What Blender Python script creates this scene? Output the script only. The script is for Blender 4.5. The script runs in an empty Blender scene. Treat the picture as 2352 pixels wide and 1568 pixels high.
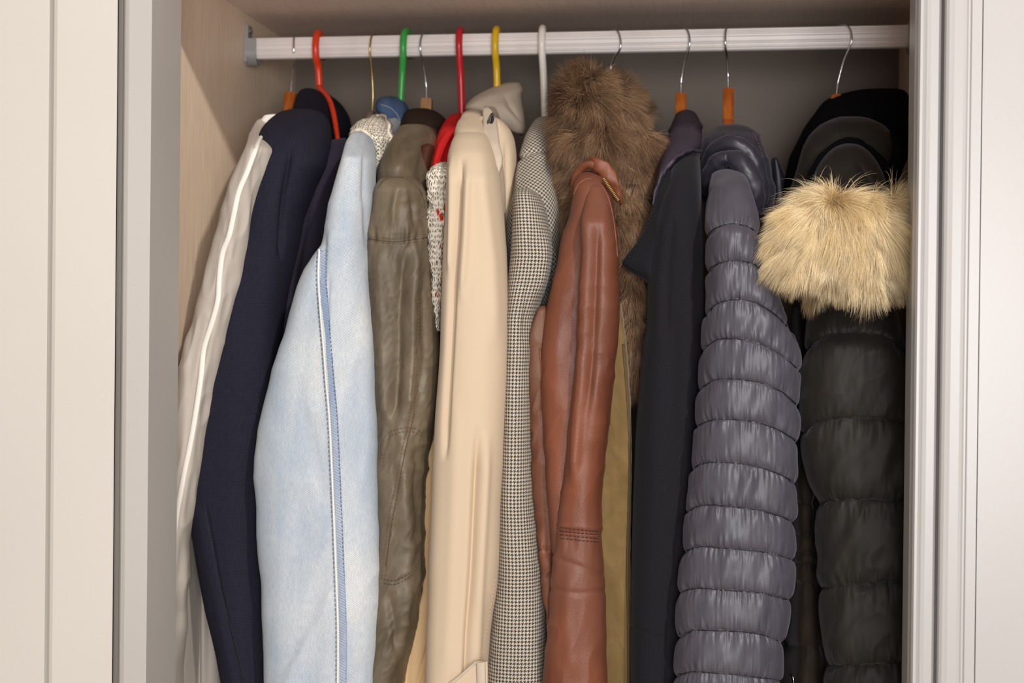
import bpy, math, random
import numpy as np
from mathutils import Matrix, Vector
random.seed(4); RNG = np.random.default_rng(7)
SC = bpy.context.scene

# ------------------------------------------------------------------ camera
W, H, F = 2352.0, 1568.0, 3300.0
CAM = np.array([0.0, 0.0, 1.35])
th, ph, ro = math.atan(474 / F), -math.atan(22 / F), math.radians(0.6)
fw = np.array([-math.sin(th) * math.cos(ph), math.cos(th) * math.cos(ph), math.sin(ph)])
r0 = np.array([math.cos(th), math.sin(th), 0.0]); u0 = np.cross(r0, fw)
RT = math.cos(ro) * r0 + math.sin(ro) * u0
UP = math.cos(ro) * u0 - math.sin(ro) * r0
cd = bpy.data.cameras.new('camera'); cam = bpy.data.objects.new('camera', cd)
SC.collection.objects.link(cam); SC.camera = cam
cam.matrix_world = Matrix(((RT[0], UP[0], -fw[0], CAM[0]), (RT[1], UP[1], -fw[1], CAM[1]),
                           (RT[2], UP[2], -fw[2], CAM[2]), (0, 0, 0, 1)))
cd.sensor_width = 36; cd.lens = F / W * 36; cd.clip_start = 0.05
cd.dof.use_dof = True; cd.dof.focus_distance = 1.56; cd.dof.aperture_fstop = 4.5

# ------------------------------------------------------------------ light
wd = bpy.data.worlds.new('room_light'); SC.world = wd; wd.use_nodes = True
wd.node_tree.nodes['Background'].inputs[0].default_value = (1.0, 0.95, 0.91, 1)
wd.node_tree.nodes['Background'].inputs[1].default_value = 0.50


def area(name, loc, target, size, power, color):
    l = bpy.data.lights.new(name, 'AREA'); l.shape = 'DISK'; l.size = size; l.energy = power; l.color = color
    o = bpy.data.objects.new(name, l); SC.collection.objects.link(o); o.location = loc
    o.rotation_euler = (Vector(target) - Vector(loc)).to_track_quat('-Z', 'Y').to_euler()
    return o


area('ceiling_lamp', (0.80, -0.25, 2.80), (-0.1, 1.6, 1.3), 0.11, 42, (1.0, 0.94, 0.87))
area('front_fill', (0.45, -1.3, 1.35), (-0.1, 1.6, 1.4), 1.1, 56, (0.985, 0.98, 0.99))  # added soft frontal fill from behind the camera, its source unseen
SC.view_settings.view_transform = 'Standard'; SC.view_settings.look = 'None'
SC.view_settings.gamma = 1; SC.view_settings.use_curve_mapping = False
SC.view_settings.exposure = -0.16


# ------------------------------------------------------------------ maths
def P(px, py, d):
    """world point on the closet-depth plane y = d seen at that place"""
    px = np.asarray(px, float); py = np.asarray(py, float); d = np.asarray(d, float)
    v = fw + ((px - W / 2) / F)[..., None] * RT + ((H / 2 - py) / F)[..., None] * UP
    return CAM + v * (d / v[..., 1])[..., None]


def proj(p):
    v = p - CAM; z = v @ fw
    return W / 2 + F * (v @ RT) / z, H / 2 - F * (v @ UP) / z


def px2m(px, d=1.6):
    return px * d / F


NZ = RNG.random((256, 256))


def noise(x, y, o=0):
    x = np.asarray(x, float) + 17.3 * o + 40; y = np.asarray(y, float) + 9.7 * o + 40
    xi = np.floor(x).astype(int); yi = np.floor(y).astype(int); fx = x - xi; fy = y - yi
    fx = fx * fx * (3 - 2 * fx); fy = fy * fy * (3 - 2 * fy)
    g = lambda a, b: NZ[a % 256, b % 256]
    return ((g(xi, yi) * (1 - fx) + g(xi + 1, yi) * fx) * (1 - fy) + (g(xi, yi + 1) * (1 - fx) + g(xi + 1, yi + 1) * fx) * fy) * 2 - 1


def s2l(c):
    return tuple(((v / 255) / 12.92 if v / 255 <= 0.04045 else ((v / 255 + 0.055) / 1.055) ** 2.4) for v in c)


# ------------------------------------------------------------------ objects
def tag(o, label=None, cat=None, group=None, kind=None):
    if label: o['label'] = label
    if cat: o['category'] = cat
    if group: o['group'] = group
    if kind: o['kind'] = kind
    return o


def empty(name, loc, label, cat, group=None):
    o = bpy.data.objects.new(name, None); SC.collection.objects.link(o)
    o.location = [float(v) for v in loc]; o.empty_display_size = 0.02
    return tag(o, label, cat, group)


def mesh(name, V, Fc, mat, parent=None, smooth=True, uv=None, label=None):
    V = np.asarray(V, np.float32).reshape(-1, 3)
    me = bpy.data.meshes.new(name)
    if isinstance(Fc, np.ndarray):
        nf, k = Fc.shape
        me.vertices.add(len(V)); me.vertices.foreach_set('co', V.ravel())
        me.loops.add(nf * k); me.loops.foreach_set('vertex_index', Fc.ravel().astype(np.int32))
        me.polygons.add(nf)
        me.polygons.foreach_set('loop_start', np.arange(0, nf * k, k, dtype=np.int32))
        me.update(calc_edges=True)
    else:
        me.from_pydata([tuple(map(float, v)) for v in V], [], Fc); me.update()
    if uv is not None:
        l = me.uv_layers.new(name='UVMap')
        idx = np.empty(len(me.loops), np.int32); me.loops.foreach_get('vertex_index', idx)
        l.data.foreach_set('uv', np.asarray(uv, np.float32)[idx].ravel())
    if smooth: me.polygons.foreach_set('use_smooth', [True] * len(me.polygons))
    me.validate()
    if mat: me.materials.append(mat)
    o = bpy.data.objects.new(name, me); SC.collection.objects.link(o)
    if parent:
        o.parent = parent
        if parent.type == 'EMPTY': o.matrix_parent_inverse = Matrix.Translation(-parent.location)
    if label: o['label'] = label
    return o


def box(x0, x1, y0, y1, z0, z1):
    V = [(x, y, z) for x in (x0, x1) for y in (y0, y1) for z in (z0, z1)]
    return V, [[0, 1, 3, 2], [4, 6, 7, 5], [0, 4, 5, 1], [2, 3, 7, 6], [0, 2, 6, 4], [1, 5, 7, 3]]


def joinm(parts):
    V = []; Fc = []
    for v, f in parts:
        n = len(V); V += [tuple(map(float, q)) for q in v]; Fc += [[i + n for i in q] for q in f]
    return V, Fc


def crv(pts, n):
    """smooth resample of a polyline of any dimension"""
    p = np.asarray(pts, float)
    if len(p) < 3:
        t = np.linspace(0, 1, n)[:, None]; return p[0] * (1 - t) + p[-1] * t
    q = np.vstack([2 * p[0] - p[1], p, 2 * p[-1] - p[-2]])
    L = np.concatenate([[0], np.cumsum(np.linalg.norm(np.diff(p, axis=0), axis=1))])
    out = []
    for s in np.linspace(0, L[-1] * 0.999999, n):
        i = min(int(np.searchsorted(L, s, side='right') - 1), len(p) - 2); t = (s - L[i]) / max(L[i + 1] - L[i], 1e-9)
        a, b, c, d = q[i], q[i + 1], q[i + 2], q[i + 3]
        out.append(0.5 * ((2 * b) + (-a + c) * t + (2 * a - 5 * b + 4 * c - d) * t * t + (-a + 3 * b - 3 * c + d) * t ** 3))
    return np.array(out)


def tube(pts, r, n=40, k=10, sx=1.0):
    c = crv(pts, n); rr = np.interp(np.linspace(0, 1, n), np.linspace(0, 1, len(r)), r) if hasattr(r, '__len__') else np.full(n, r)
    T = np.gradient(c, axis=0); T /= np.linalg.norm(T, axis=1)[:, None] + 1e-12
    ref = np.array([1.0, 0, 0]); V = []
    for i in range(n):
        a = ref - T[i] * (ref @ T[i]); a /= np.linalg.norm(a) + 1e-12; b = np.cross(T[i], a); ref = a
        for j in range(k):
            w = 2 * math.pi * j / k; V.append(c[i] + rr[i] * (math.cos(w) * a * sx + math.sin(w) * b))
    Fc = [[i * k + j, i * k + (j + 1) % k, (i + 1) * k + (j + 1) % k, (i + 1) * k + j] for i in range(n - 1) for j in range(k)]
    Fc += [list(range(k))[::-1], [(n - 1) * k + j for j in range(k)]]
    return V, Fc


# ------------------------------------------------------------------ materials
class Nd:
    def __init__(s, name):
        s.m = bpy.data.materials.new(name); s.m.use_nodes = True; s.t = s.m.node_tree
        s.b = s.t.nodes['Principled BSDF']; s.uvn = None
        s.tc = s.t.nodes.new('ShaderNodeTexCoord')
    def put(s, inp, v):
        if isinstance(v, bpy.types.NodeSocket): s.t.links.new(v, inp)
        elif v is not None:
            if isinstance(v, tuple) and len(v) == 3 and inp.type == 'RGBA': v = v + (1,)
            inp.default_value = v
    def co(s, kind='UV', scale=(1, 1, 1), rot=(0, 0, 0)):
        mp = s.t.nodes.new('ShaderNodeMapping'); s.t.links.new(s.tc.outputs[kind], mp.inputs[0])
        mp.inputs['Scale'].default_value = scale; mp.inputs['Rotation'].default_value = rot
        return mp.outputs[0]
    def noise(s, vec, scale=1, detail=3, rough=.55, dist=0):
        n = s.t.nodes.new('ShaderNodeTexNoise'); s.t.links.new(vec, n.inputs['Vector'])
        n.inputs['Scale'].default_value = scale; n.inputs['Detail'].default_value = detail
        n.inputs['Roughness'].default_value = rough; n.inputs['Distortion'].default_value = dist
        return n.outputs[0]
    def vor(s, vec, scale=1, feat='F1'):
        n = s.t.nodes.new('ShaderNodeTexVoronoi'); n.feature = feat; s.t.links.new(vec, n.inputs['Vector'])
        n.inputs['Scale'].default_value = scale; return n.outputs[0]
    def m1(s, op, a, b=None, c=None):
        n = s.t.nodes.new('ShaderNodeMath'); n.operation = op
        for i, v in enumerate((a, b, c)):
            if v is not None: s.put(n.inputs[i], v)
        return n.outputs[0]
    def xy(s, vec):
        n = s.t.nodes.new('ShaderNodeSeparateXYZ'); s.t.links.new(vec, n.inputs[0]); return n.outputs[0], n.outputs[1], n.outputs[2]
    def mix(s, f, a, b, mode='MIX'):
        n = s.t.nodes.new('ShaderNodeMix'); n.data_type = 'RGBA'; n.blend_type = mode
        s.put(n.inputs[0], f); s.put(n.inputs[6], a); s.put(n.inputs[7], b); return n.outputs[2]
    def ramp(s, f, stops):
        n = s.t.nodes.new('ShaderNodeValToRGB'); s.put(n.inputs[0], f); e = n.color_ramp.elements
        while len(e) < len(stops): e.new(0.5)
        for i, (p, c) in enumerate(stops): e[i].position = p; e[i].color = tuple(c) + (1,) if len(c) == 3 else c
        return n.outputs[0]
    def map(s, f, a, b, c=0.0, d=1.0):
        n = s.t.nodes.new('ShaderNodeMapRange'); s.put(n.inputs[0], f)
        for i, v in enumerate((a, b, c, d)): n.inputs[i + 1].default_value = v
        return n.outputs[0]
    def bump(s, h, dist=.001, strength=1.0, prev=None):
        n = s.t.nodes.new('ShaderNodeBump'); s.put(n.inputs['Height'], h)
        n.inputs['Distance'].default_value = dist; n.inputs['Strength'].default_value = strength
        if prev is not None: s.t.links.new(prev, n.inputs['Normal'])
        return n.outputs[0]
    def out(s, col=None, rough=.8, nrm=None, spec=.3, metal=0, sheen=0, sheentint=(1, 1, 1), **kw):
        b = s.b; s.put(b.inputs['Base Color'], col); s.put(b.inputs['Roughness'], rough)
        s.put(b.inputs['Metallic'], metal); b.inputs['Specular IOR Level'].default_value = spec
        if sheen: b.inputs['Sheen Weight'].default_value = sheen; b.inputs['Sheen Tint'].default_value = sheentint + (1,); b.inputs['Sheen Roughness'].default_value = .4
        for k, v in kw.items(): s.put(b.inputs[k], v)
        if nrm is not None: s.t.links.new(nrm, b.inputs['Normal'])
        return s.m


M = {}


def paint(name, c, rough=.45, bs=220):
    n = Nd(name); v = n.co('Object'); f = n.noise(v, bs, 3); g = n.noise(v, 2.5, 2)
    col = n.mix(n.map(g, .3, .7), s2l(c), s2l(tuple(x * .975 for x in c)))
    return n.out(col, rough, n.bump(f, .0002, .3), spec=.35)


def cloth(name, c, c2=None, kind='weave', per=.0011, bump=.0004, rough=.9, sheen=.0, var=.12, spec=.15, aniso=(14, 3), tint=(1, 1, 1), contrast=.35):
    """woven cloth: colour variation in large soft patches plus a thread pattern"""
    n = Nd(name); uv = n.co('UV'); x, y, _ = n.xy(uv); c = s2l(c); c2 = s2l(c2) if c2 else tuple(q * .8 for q in c)
    big = n.noise(n.co('UV', (aniso[0], aniso[1], 1)), 1, 4, .6)
    col = n.mix(n.map(big, .35, .7), c, tuple(q * (1 - var) for q in c))
    fr = 2 * math.pi / per
    sx = n.m1('SINE', n.m1('MULTIPLY', x, fr)); sy = n.m1('SINE', n.m1('MULTIPLY', y, fr))
    if kind == 'weave': h = n.m1('SUBTRACT', n.m1('MAXIMUM', sx, sy), .3)
    elif kind == 'twill': h = n.m1('SINE', n.m1('MULTIPLY', n.m1('ADD', n.m1('MULTIPLY', x, 1.35), n.m1('MULTIPLY', y, -.8)), fr))
    elif kind == 'rib': h = sy
    else: h = n.m1('MULTIPLY', n.noise(uv, 1 / per, 2), 1.0)
    jit = n.noise(n.co('UV', (1 / per, .3 / per, 1)), .7, 2)
    hh = n.m1('ADD', n.m1('MULTIPLY', n.map(h, -1, 1), .6), n.m1('MULTIPLY', jit, .5))
    col = n.mix(n.m1('MULTIPLY', n.map(hh, .25, .8, 1, 0), contrast), col, c2)
    return n.out(col, rough, n.bump(hh, bump, .7), spec=spec, sheen=sheen, sheentint=tint)


def plainm(name, c, rough=.5, metal=0, spec=.5, bs=0, bd=.0003, **kw):
    n = Nd(name); v = n.co('Object')
    f = n.noise(v, bs or 400, 2); g = n.noise(v, 18, 2)
    col = n.mix(n.map(g, .3, .7), s2l(c), tuple(q * .9 for q in s2l(c)))
    return n.out(col, rough, n.bump(f, bd, .4), spec=spec, metal=metal, **kw)


def mk_materials():
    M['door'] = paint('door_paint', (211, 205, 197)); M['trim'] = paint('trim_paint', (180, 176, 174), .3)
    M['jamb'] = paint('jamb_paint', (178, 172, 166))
    # laminated wood of the closet
    n = Nd('wood_laminate'); v = n.co('Object', (1, 38, 1.6)); g = n.noise(v, 9, 5, .6); g2 = n.noise(n.co('Object', (1, 160, 3)), 7, 3)
    col = n.mix(n.map(g, .35, .68), s2l((246, 224, 200)), s2l((238, 213, 187))); col = n.mix(n.m1('MULTIPLY', n.map(g2, .4, .7), .3), col, s2l((160, 135, 110)))
    M['wood'] = n.out(col, .5, n.bump(g2, .0002, .3), spec=.3)
    n = Nd('shelf_laminate'); v = n.co('Object', (30, 1.6, 1)); g = n.noise(v, 9, 5, .6)
    M['shelf'] = n.out(n.mix(n.map(g, .35, .68), s2l((240, 220, 206)), s2l((228, 206, 192))), .5, n.bump(g, .0002, .2), spec=.3)
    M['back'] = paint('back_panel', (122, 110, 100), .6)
    M['carpet'] = cloth('floor_carpet', (205, 194, 180), kind='noise', per=.004, bump=.003)
    M['alu'] = plainm('brushed_aluminium', (246, 238, 234), .45, .1, bd=0.0)
    M['bracket'] = plainm('grey_bracket', (168, 170, 170), .4, .5)
    M['chrome'] = plainm('chrome_wire', (215, 215, 218), .14, 1.0)
    M['brass'] = plainm('brass_wire', (222, 198, 130), .2, 1.0)
    for k, c in dict(orange=(232, 66, 28), green=(62, 168, 74), red=(200, 34, 44), yellow=(232, 186, 28), white=(250, 244, 232)).items():
        M[k] = plainm(k + '_plastic', c, .3, 0, .5)
    n = Nd('varnished_wood'); g = n.noise(n.co('Object', (60, 60, 9)), 3, 4, .6)
    M['hwood'] = n.out(n.mix(n.map(g, .35, .65), s2l((214, 122, 44)), s2l((182, 88, 26))), .3, n.bump(g, .0002, .2), spec=.5)
    n = Nd('pale_wood'); g = n.noise(n.co('Object', (60, 60, 9)), 3, 4, .6)
    M['pwood'] = n.out(n.mix(n.map(g, .35, .65), s2l((206, 160, 116)), s2l((178, 132, 92))), .45, spec=.4)
    M['padding'] = cloth('padded_satin', (150, 132, 116), rough=.5)
    # garments
    M['shirt'] = cloth('sheer_off_white', (188, 178, 168), per=.0012, bump=.0001, contrast=.05, rough=.55, var=.06, spec=.3)
    M['piping'] = cloth('white_binding', (243, 236, 227), per=.0012, bump=.0001, contrast=.06, rough=.6)
    M['navy'] = cloth('navy_wool_weave', (40, 39, 54), (16, 16, 24), 'weave', .0022, .0006, .85, var=.1, contrast=.7)
    M['navycollar'] = cloth('navy_smooth_wool', (36, 34, 46), (24, 22, 32), 'noise', .0015, .0003, .9)
    M['plum'] = cloth('plum_navy_wool', (46, 41, 54), (36, 32, 44), 'noise', .0012, .0003, .9, sheen=.05)
    # denim
    def denim(name, light, dark, edge, amt, tw=.0022):
        n = Nd(name); uv = n.co('UV'); x, y, _ = n.xy(uv)
        st = n.noise(n.co('UV', (26, 5, 1), (0, 0, .22)), 1, 6, .66, .4); bl = n.noise(n.co('UV', (7, 5, 1)), 1, 3, .6)
        fine = n.noise(n.co('UV', (900, 130, 1)), 1, 2, .6)
        w = n.m1('ADD', n.m1('MULTIPLY', st, .55), n.m1('MULTIPLY', bl, .45))
        col = n.mix(n.map(w, .38, .64), light, dark)
        t = n.map(n.m1('SINE', n.m1('MULTIPLY', n.m1('ADD', n.m1('MULTIPLY', x, 1.3), n.m1('MULTIPLY', y, .85)), 2 * math.pi / tw)), -1, 1)
        mm = n.m1('ADD', n.m1('MULTIPLY', t, .55), n.m1('MULTIPLY', fine, .75))
        col = n.mix(n.m1('MULTIPLY', n.map(mm, .45, .95), amt), col, edge)
        return n.out(col, .88, n.bump(mm, .0004, .5), spec=.15)
    M['denim'] = denim('light_wash_denim', s2l((222, 223, 222)), s2l((178, 190, 204)), s2l((120, 134, 152)), .62)
    M['denimdark'] = denim('blue_denim', s2l((104, 128, 164)), s2l((60, 84, 124)), s2l((40, 58, 92)), .5)
    M['denimseam'] = denim('denim_seam', s2l((186, 194, 206)), s2l((138, 154, 178)), s2l((98, 114, 142)), .55, .0026)
    M['denimthread'] = plainm('blue_thread', (96, 114, 142), .8); M['denimwhite'] = cloth('white_ridge', (236, 234, 228), kind='rib', per=.0028, bump=.0005, contrast=.2)
    # waxed olive
    n = Nd('waxed_olive'); uv = n.co('UV'); g = n.noise(n.co('UV', (22, 9, 1)), 1, 5, .6, .6); f = n.noise(uv, 900, 2)
    M['olive'] = n.out(n.mix(n.map(g, .32, .7), s2l((118, 104, 84)), s2l((78, 67, 51))), n.map(g, .3, .7, .44, .6), n.bump(f, .0002, .4, n.bump(n.noise(n.co('UV', (60, 14, 1)), 1, 3, .5, .3), .0008, .35)), spec=.5)
    M['olivedark'] = cloth('dark_brown_lining', (58, 44, 36), (36, 27, 22), 'noise', .0014, .0003, .8)
    M['olivethread'] = plainm('brown_thread', (112, 88, 62), .7)
    M['oliveshade'] = plainm('olive_seam', (74, 62, 47), .7)
    M['rust'] = cloth('rust_reflection', (74, 40, 24), kind='noise', rough=.6)
    M['redcloth'] = cloth('red_cotton', (205, 38, 38), (160, 22, 26), 'weave', .0012, .0002, .8, contrast=.25)
    # chunky knits
    def knit(name, c, dk, pu, pv, fleck=None, hole=.5, dist=.0022):
        n = Nd(name); x, y, _ = n.xy(n.co('UV')); jit = n.noise(n.co('UV'), 120, 2)
        X = n.m1('MULTIPLY', x, 1 / pu); fx = n.m1('FRACT', X); ab = n.m1('ABSOLUTE', n.m1('SUBTRACT', fx, .5))
        Y = n.m1('ADD', n.m1('ADD', n.m1('MULTIPLY', y, 1 / pv), n.m1('MULTIPLY', ab, 1.6)), n.m1('MULTIPLY', jit, 1.3))
        s1 = n.map(n.m1('SINE', n.m1('MULTIPLY', Y, 2 * math.pi)), -1, 1)
        s2 = n.map(n.m1('COSINE', n.m1('MULTIPLY', X, 4 * math.pi)), -1, 1, 1, 0)
        h = n.m1('ADD', n.m1('MULTIPLY', s1, .6), n.m1('MULTIPLY', s2, .5))
        hol = n.map(n.m1('ADD', h, n.m1('MULTIPLY', n.m1('SUBTRACT', jit, .5), .9)), hole - .16, hole, 1, 0)
        col = n.mix(hol, c, dk)
        if fleck:
            rz = n.noise(n.co('UV', (95, 32, 1)), 1, 1); col = n.mix(n.map(rz, .66, .69), col, fleck)
        return n.out(col, .95, n.bump(h, dist, 1.0, n.bump(n.noise(n.co('UV'), 900, 2), .0006, .6)), spec=.1)
    M['crochet'] = knit('cream_crochet', s2l((248, 238, 220)), s2l((128, 118, 102)), .0068, .0050, None, .34)
    M['knit'] = knit('cream_flecked_knit', s2l((240, 230, 214)), s2l((150, 130, 102)), .0070, .0066, s2l((214, 60, 30)), .20, .0018)
    M['knitroll'] = cloth('cream_yarn', (240, 230, 212), kind='noise', per=.0015, bump=.001, contrast=.3)
    M['trench'] = cloth('cream_gabardine', (208, 187, 161), (196, 172, 142), 'twill', .0009, .0001, .7, var=.04, contrast=.15, sheen=.08)
    M['trenchgrey'] = cloth('cream_gabardine_shaded', (200, 184, 166), (186, 168, 148), 'twill', .0009, .0001, .72, var=.04, contrast=.15)  # gabardine greyed in colour for shade under the header; pocket trim shares it
    M['edge_strip'] = cloth('peach_lining', (232, 196, 148), kind='twill', per=.001, bump=.0001, contrast=.1)
    M['button'] = plainm('dark_horn_button', (34, 27, 26), .35)
    M['thread'] = plainm('cream_thread', (206, 176, 140), .8)
    # houndstooth
    n = Nd('houndstooth_wool'); x, y, _ = n.xy(n.co('UV')); s = 1 / .0041
    X = n.m1('MULTIPLY', x, s); Y = n.m1('MULTIPLY', y, s)
    a = n.m1('LESS_THAN', n.m1('FRACT', X), .5); b = n.m1('LESS_THAN', n.m1('FRACT', Y), .5)
    t = n.m1('LESS_THAN', n.m1('FRACT', n.m1('MULTIPLY', n.m1('ADD', X, Y), 2.0)), .5)
    k = n.m1('ADD', n.m1('MULTIPLY', a, t), n.m1('MULTIPLY', b, n.m1('SUBTRACT', 1.0, t)))
    big = n.noise(n.co('UV', (20, 20, 1)), 1, 2)
    lt = n.mix(big, s2l((208, 197, 180)), s2l((186, 174, 158)))
    M['hound'] = n.out(n.mix(k, lt, s2l((60, 58, 56))), .95, n.bump(n.noise(n.co('UV'), 1100, 2), .0005, .6), spec=.1, sheen=.1)
    # leather
    def leather(name, c, c2, c3, rough=.48, grain=520):
        n = Nd(name); uv = n.co('UV'); g = n.noise(n.co('UV', (11, 5, 1)), 1, 4, .6, .5); p = n.noise(n.co('UV', (5, 5, 1)), 1, 2)
        v = n.vor(uv, grain); sc = n.noise(n.co('UV', (50, 14, 1)), 1, 5, .65, 1.2)
        col = n.mix(n.map(g, .35, .7), c, c2); col = n.mix(n.map(p, .45, .7), col, c3)
        nr = n.bump(v, .0004, .35, n.bump(sc, .0012, .35))
        return n.out(col, n.map(sc, .3, .7, rough - .05, rough + .1), nr, spec=.45)
    M['leather'] = leather('cognac_leather', s2l((128, 72, 48)), s2l((98, 54, 38)), s2l((116, 70, 54)))
    M['leatherdark'] = leather('worn_brown_leather', s2l((128, 78, 54)), s2l((98, 58, 42)), s2l((114, 80, 62)), .5)
    M['leatherpipe'] = leather('leather_edge', s2l((140, 80, 56)), s2l((122, 68, 46)), s2l((132, 80, 60)), .5)
    M['leatherthread'] = plainm('dark_brown_thread', (66, 34, 28), .7)
    M['plumleather'] = leather('plum_leather', s2l((60, 50, 66)), s2l((46, 38, 52)), s2l((54, 46, 58)), .5)
    M['zip'] = plainm('brass_zip', (160, 128, 76), .35, .8)
    # suede
    n = Nd('tan_suede'); uv = n.co('UV'); g = n.noise(n.co('UV', (24, 12, 1)), 1, 4, .6, 1); f = n.noise(uv, 1400, 3)
    M['suede'] = n.out(n.mix(n.map(g, .3, .7), s2l((134, 110, 72)), s2l((110, 88, 54))), .95, n.bump(f, .0005, .5), spec=.1, sheen=.25)
    M['suededge'] = plainm('suede_edge', (92, 72, 46), .8)
    # black wool with lint
    n = Nd('black_navy_felt'); uv = n.co('UV'); f = n.noise(uv, 1100, 3, .7); l = n.vor(n.co('UV', (95, 95, 1)), 1); sp = n.map(l, 0.0, .035, 1, 0)
    col = n.mix(n.map(f, .35, .75), s2l((24, 22, 26)), s2l((44, 42, 47)))
    M['wool'] = n.out(n.mix(n.m1('MULTIPLY', sp, .5), col, s2l((150, 145, 145))), .95, n.bump(f, .0006, .5), spec=.1, sheen=.08)
    def nylon(name, c, c2, rough=.38, bd=.0008, spec=.5):
        n = Nd(name); g = n.noise(n.co('UV', (30, 18, 1)), 1, 5, .6, 1.0); f = n.noise(n.co('UV'), 1500, 1)
        return n.out(n.mix(n.map(g, .3, .7), c, c2), rough, n.bump(f, .0001, .3, n.bump(g, bd, .5)), spec=spec, sheen=.12, sheentint=(.9, .85, .95))
    M['puffer'] = nylon('navy_nylon', s2l((82, 79, 88)), s2l((68, 66, 76)), .44)
    M['pufferdark'] = nylon('navy_nylon_trim', s2l((46, 43, 54)), s2l((36, 35, 46)), .42)
    M['parka'] = nylon('black_olive_nylon', s2l((40, 36, 32)), s2l((32, 29, 26)), .62, .0004, .25)
    M['parkablack'] = cloth('black_hood_lining', (15, 14, 17), kind='noise', rough=.95, spec=.08)
    M['parkabrim'] = nylon('dark_olive_brim', s2l((48, 43, 37)), s2l((40, 36, 32)), .6, .0004, .25)
    M['brownpuff'] = nylon('dark_brown_nylon', s2l((52, 41, 32)), s2l((40, 32, 25)), .7, .0004, .2)
    M['seamdark'] = plainm('dark_seam_thread', (22, 21, 28), .7)
    # fur: uv.x runs along the strand, uv.y is random per strand
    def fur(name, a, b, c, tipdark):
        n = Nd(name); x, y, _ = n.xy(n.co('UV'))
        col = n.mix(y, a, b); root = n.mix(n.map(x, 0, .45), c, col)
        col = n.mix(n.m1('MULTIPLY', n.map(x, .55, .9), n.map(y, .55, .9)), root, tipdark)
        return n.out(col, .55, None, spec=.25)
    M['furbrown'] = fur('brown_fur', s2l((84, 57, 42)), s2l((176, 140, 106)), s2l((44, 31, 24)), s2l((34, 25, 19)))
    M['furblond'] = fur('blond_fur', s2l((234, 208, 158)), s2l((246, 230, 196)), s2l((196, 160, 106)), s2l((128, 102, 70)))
    M['furbase'] = plainm('brown_fur_hide', (58, 43, 32), .9); M['blondbase'] = plainm('blond_fur_hide', (170, 140, 92), .9)


mk_materials()


# ------------------------------------------------------------------ cloth surfaces
def smooth1(a, k):
    if k < 1: return a
    x = np.arange(-3 * k, 3 * k + 1); g = np.exp(-x * x / (2.0 * k * k)); g /= g.sum(); m = 3 * k
    p = np.concatenate([2 * a[0] - a[1:m + 1][::-1], a, 2 * a[-1] - a[-m - 1:-1][::-1]])
    return np.convolve(p, g, 'valid')


def ridge(pts, w, amp, fade=40):
    """soft fold (amp > 0) or crease (amp < 0) running along a line of the cloth"""
    p = np.array(pts, float)
    def f(x, y):
        xc = np.interp(y, p[:, 1], p[:, 0])
        return amp * np.exp(-((x - xc) / w) ** 2) * np.clip((y - p[0, 1]) / fade, 0, 1) * np.clip((p[-1, 1] - y) / fade, 0, 1)
    return f


def hseam(pts, w, amp, fade=12):
    p = np.array(pts, float)
    def f(x, y):
        yc = np.interp(x, p[:, 0], p[:, 1])
        return amp * np.exp(-((y - yc) / w) ** 2) * np.clip((x - p[0, 0]) / fade + 1, 0, 1) * np.clip((p[-1, 0] - x) / fade + 1, 0, 1)
    return f


def gathers(pts, L, amp, per=9, o=3):
    """small pleats dying away above and below a seam"""
    p = np.array(pts, float)
    def f(x, y):
        yc = np.interp(x, p[:, 0], p[:, 1])
        return amp * noise(x / per, y / (L * 2.5), o) * np.exp(-np.abs(y - yc) / L)
    return f


def drape(amp=.002, sx=38, sy=420, o=0):
    return lambda x, y: amp * noise(x / sx, y / sy, o)


def crumple(amp=.0012, sx=30, sy=34, o=5, slant=.5):
    return lambda x, y: amp * (1 - 2 * np.abs(noise((x + slant * y) / sx, y / sy, o)))


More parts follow.
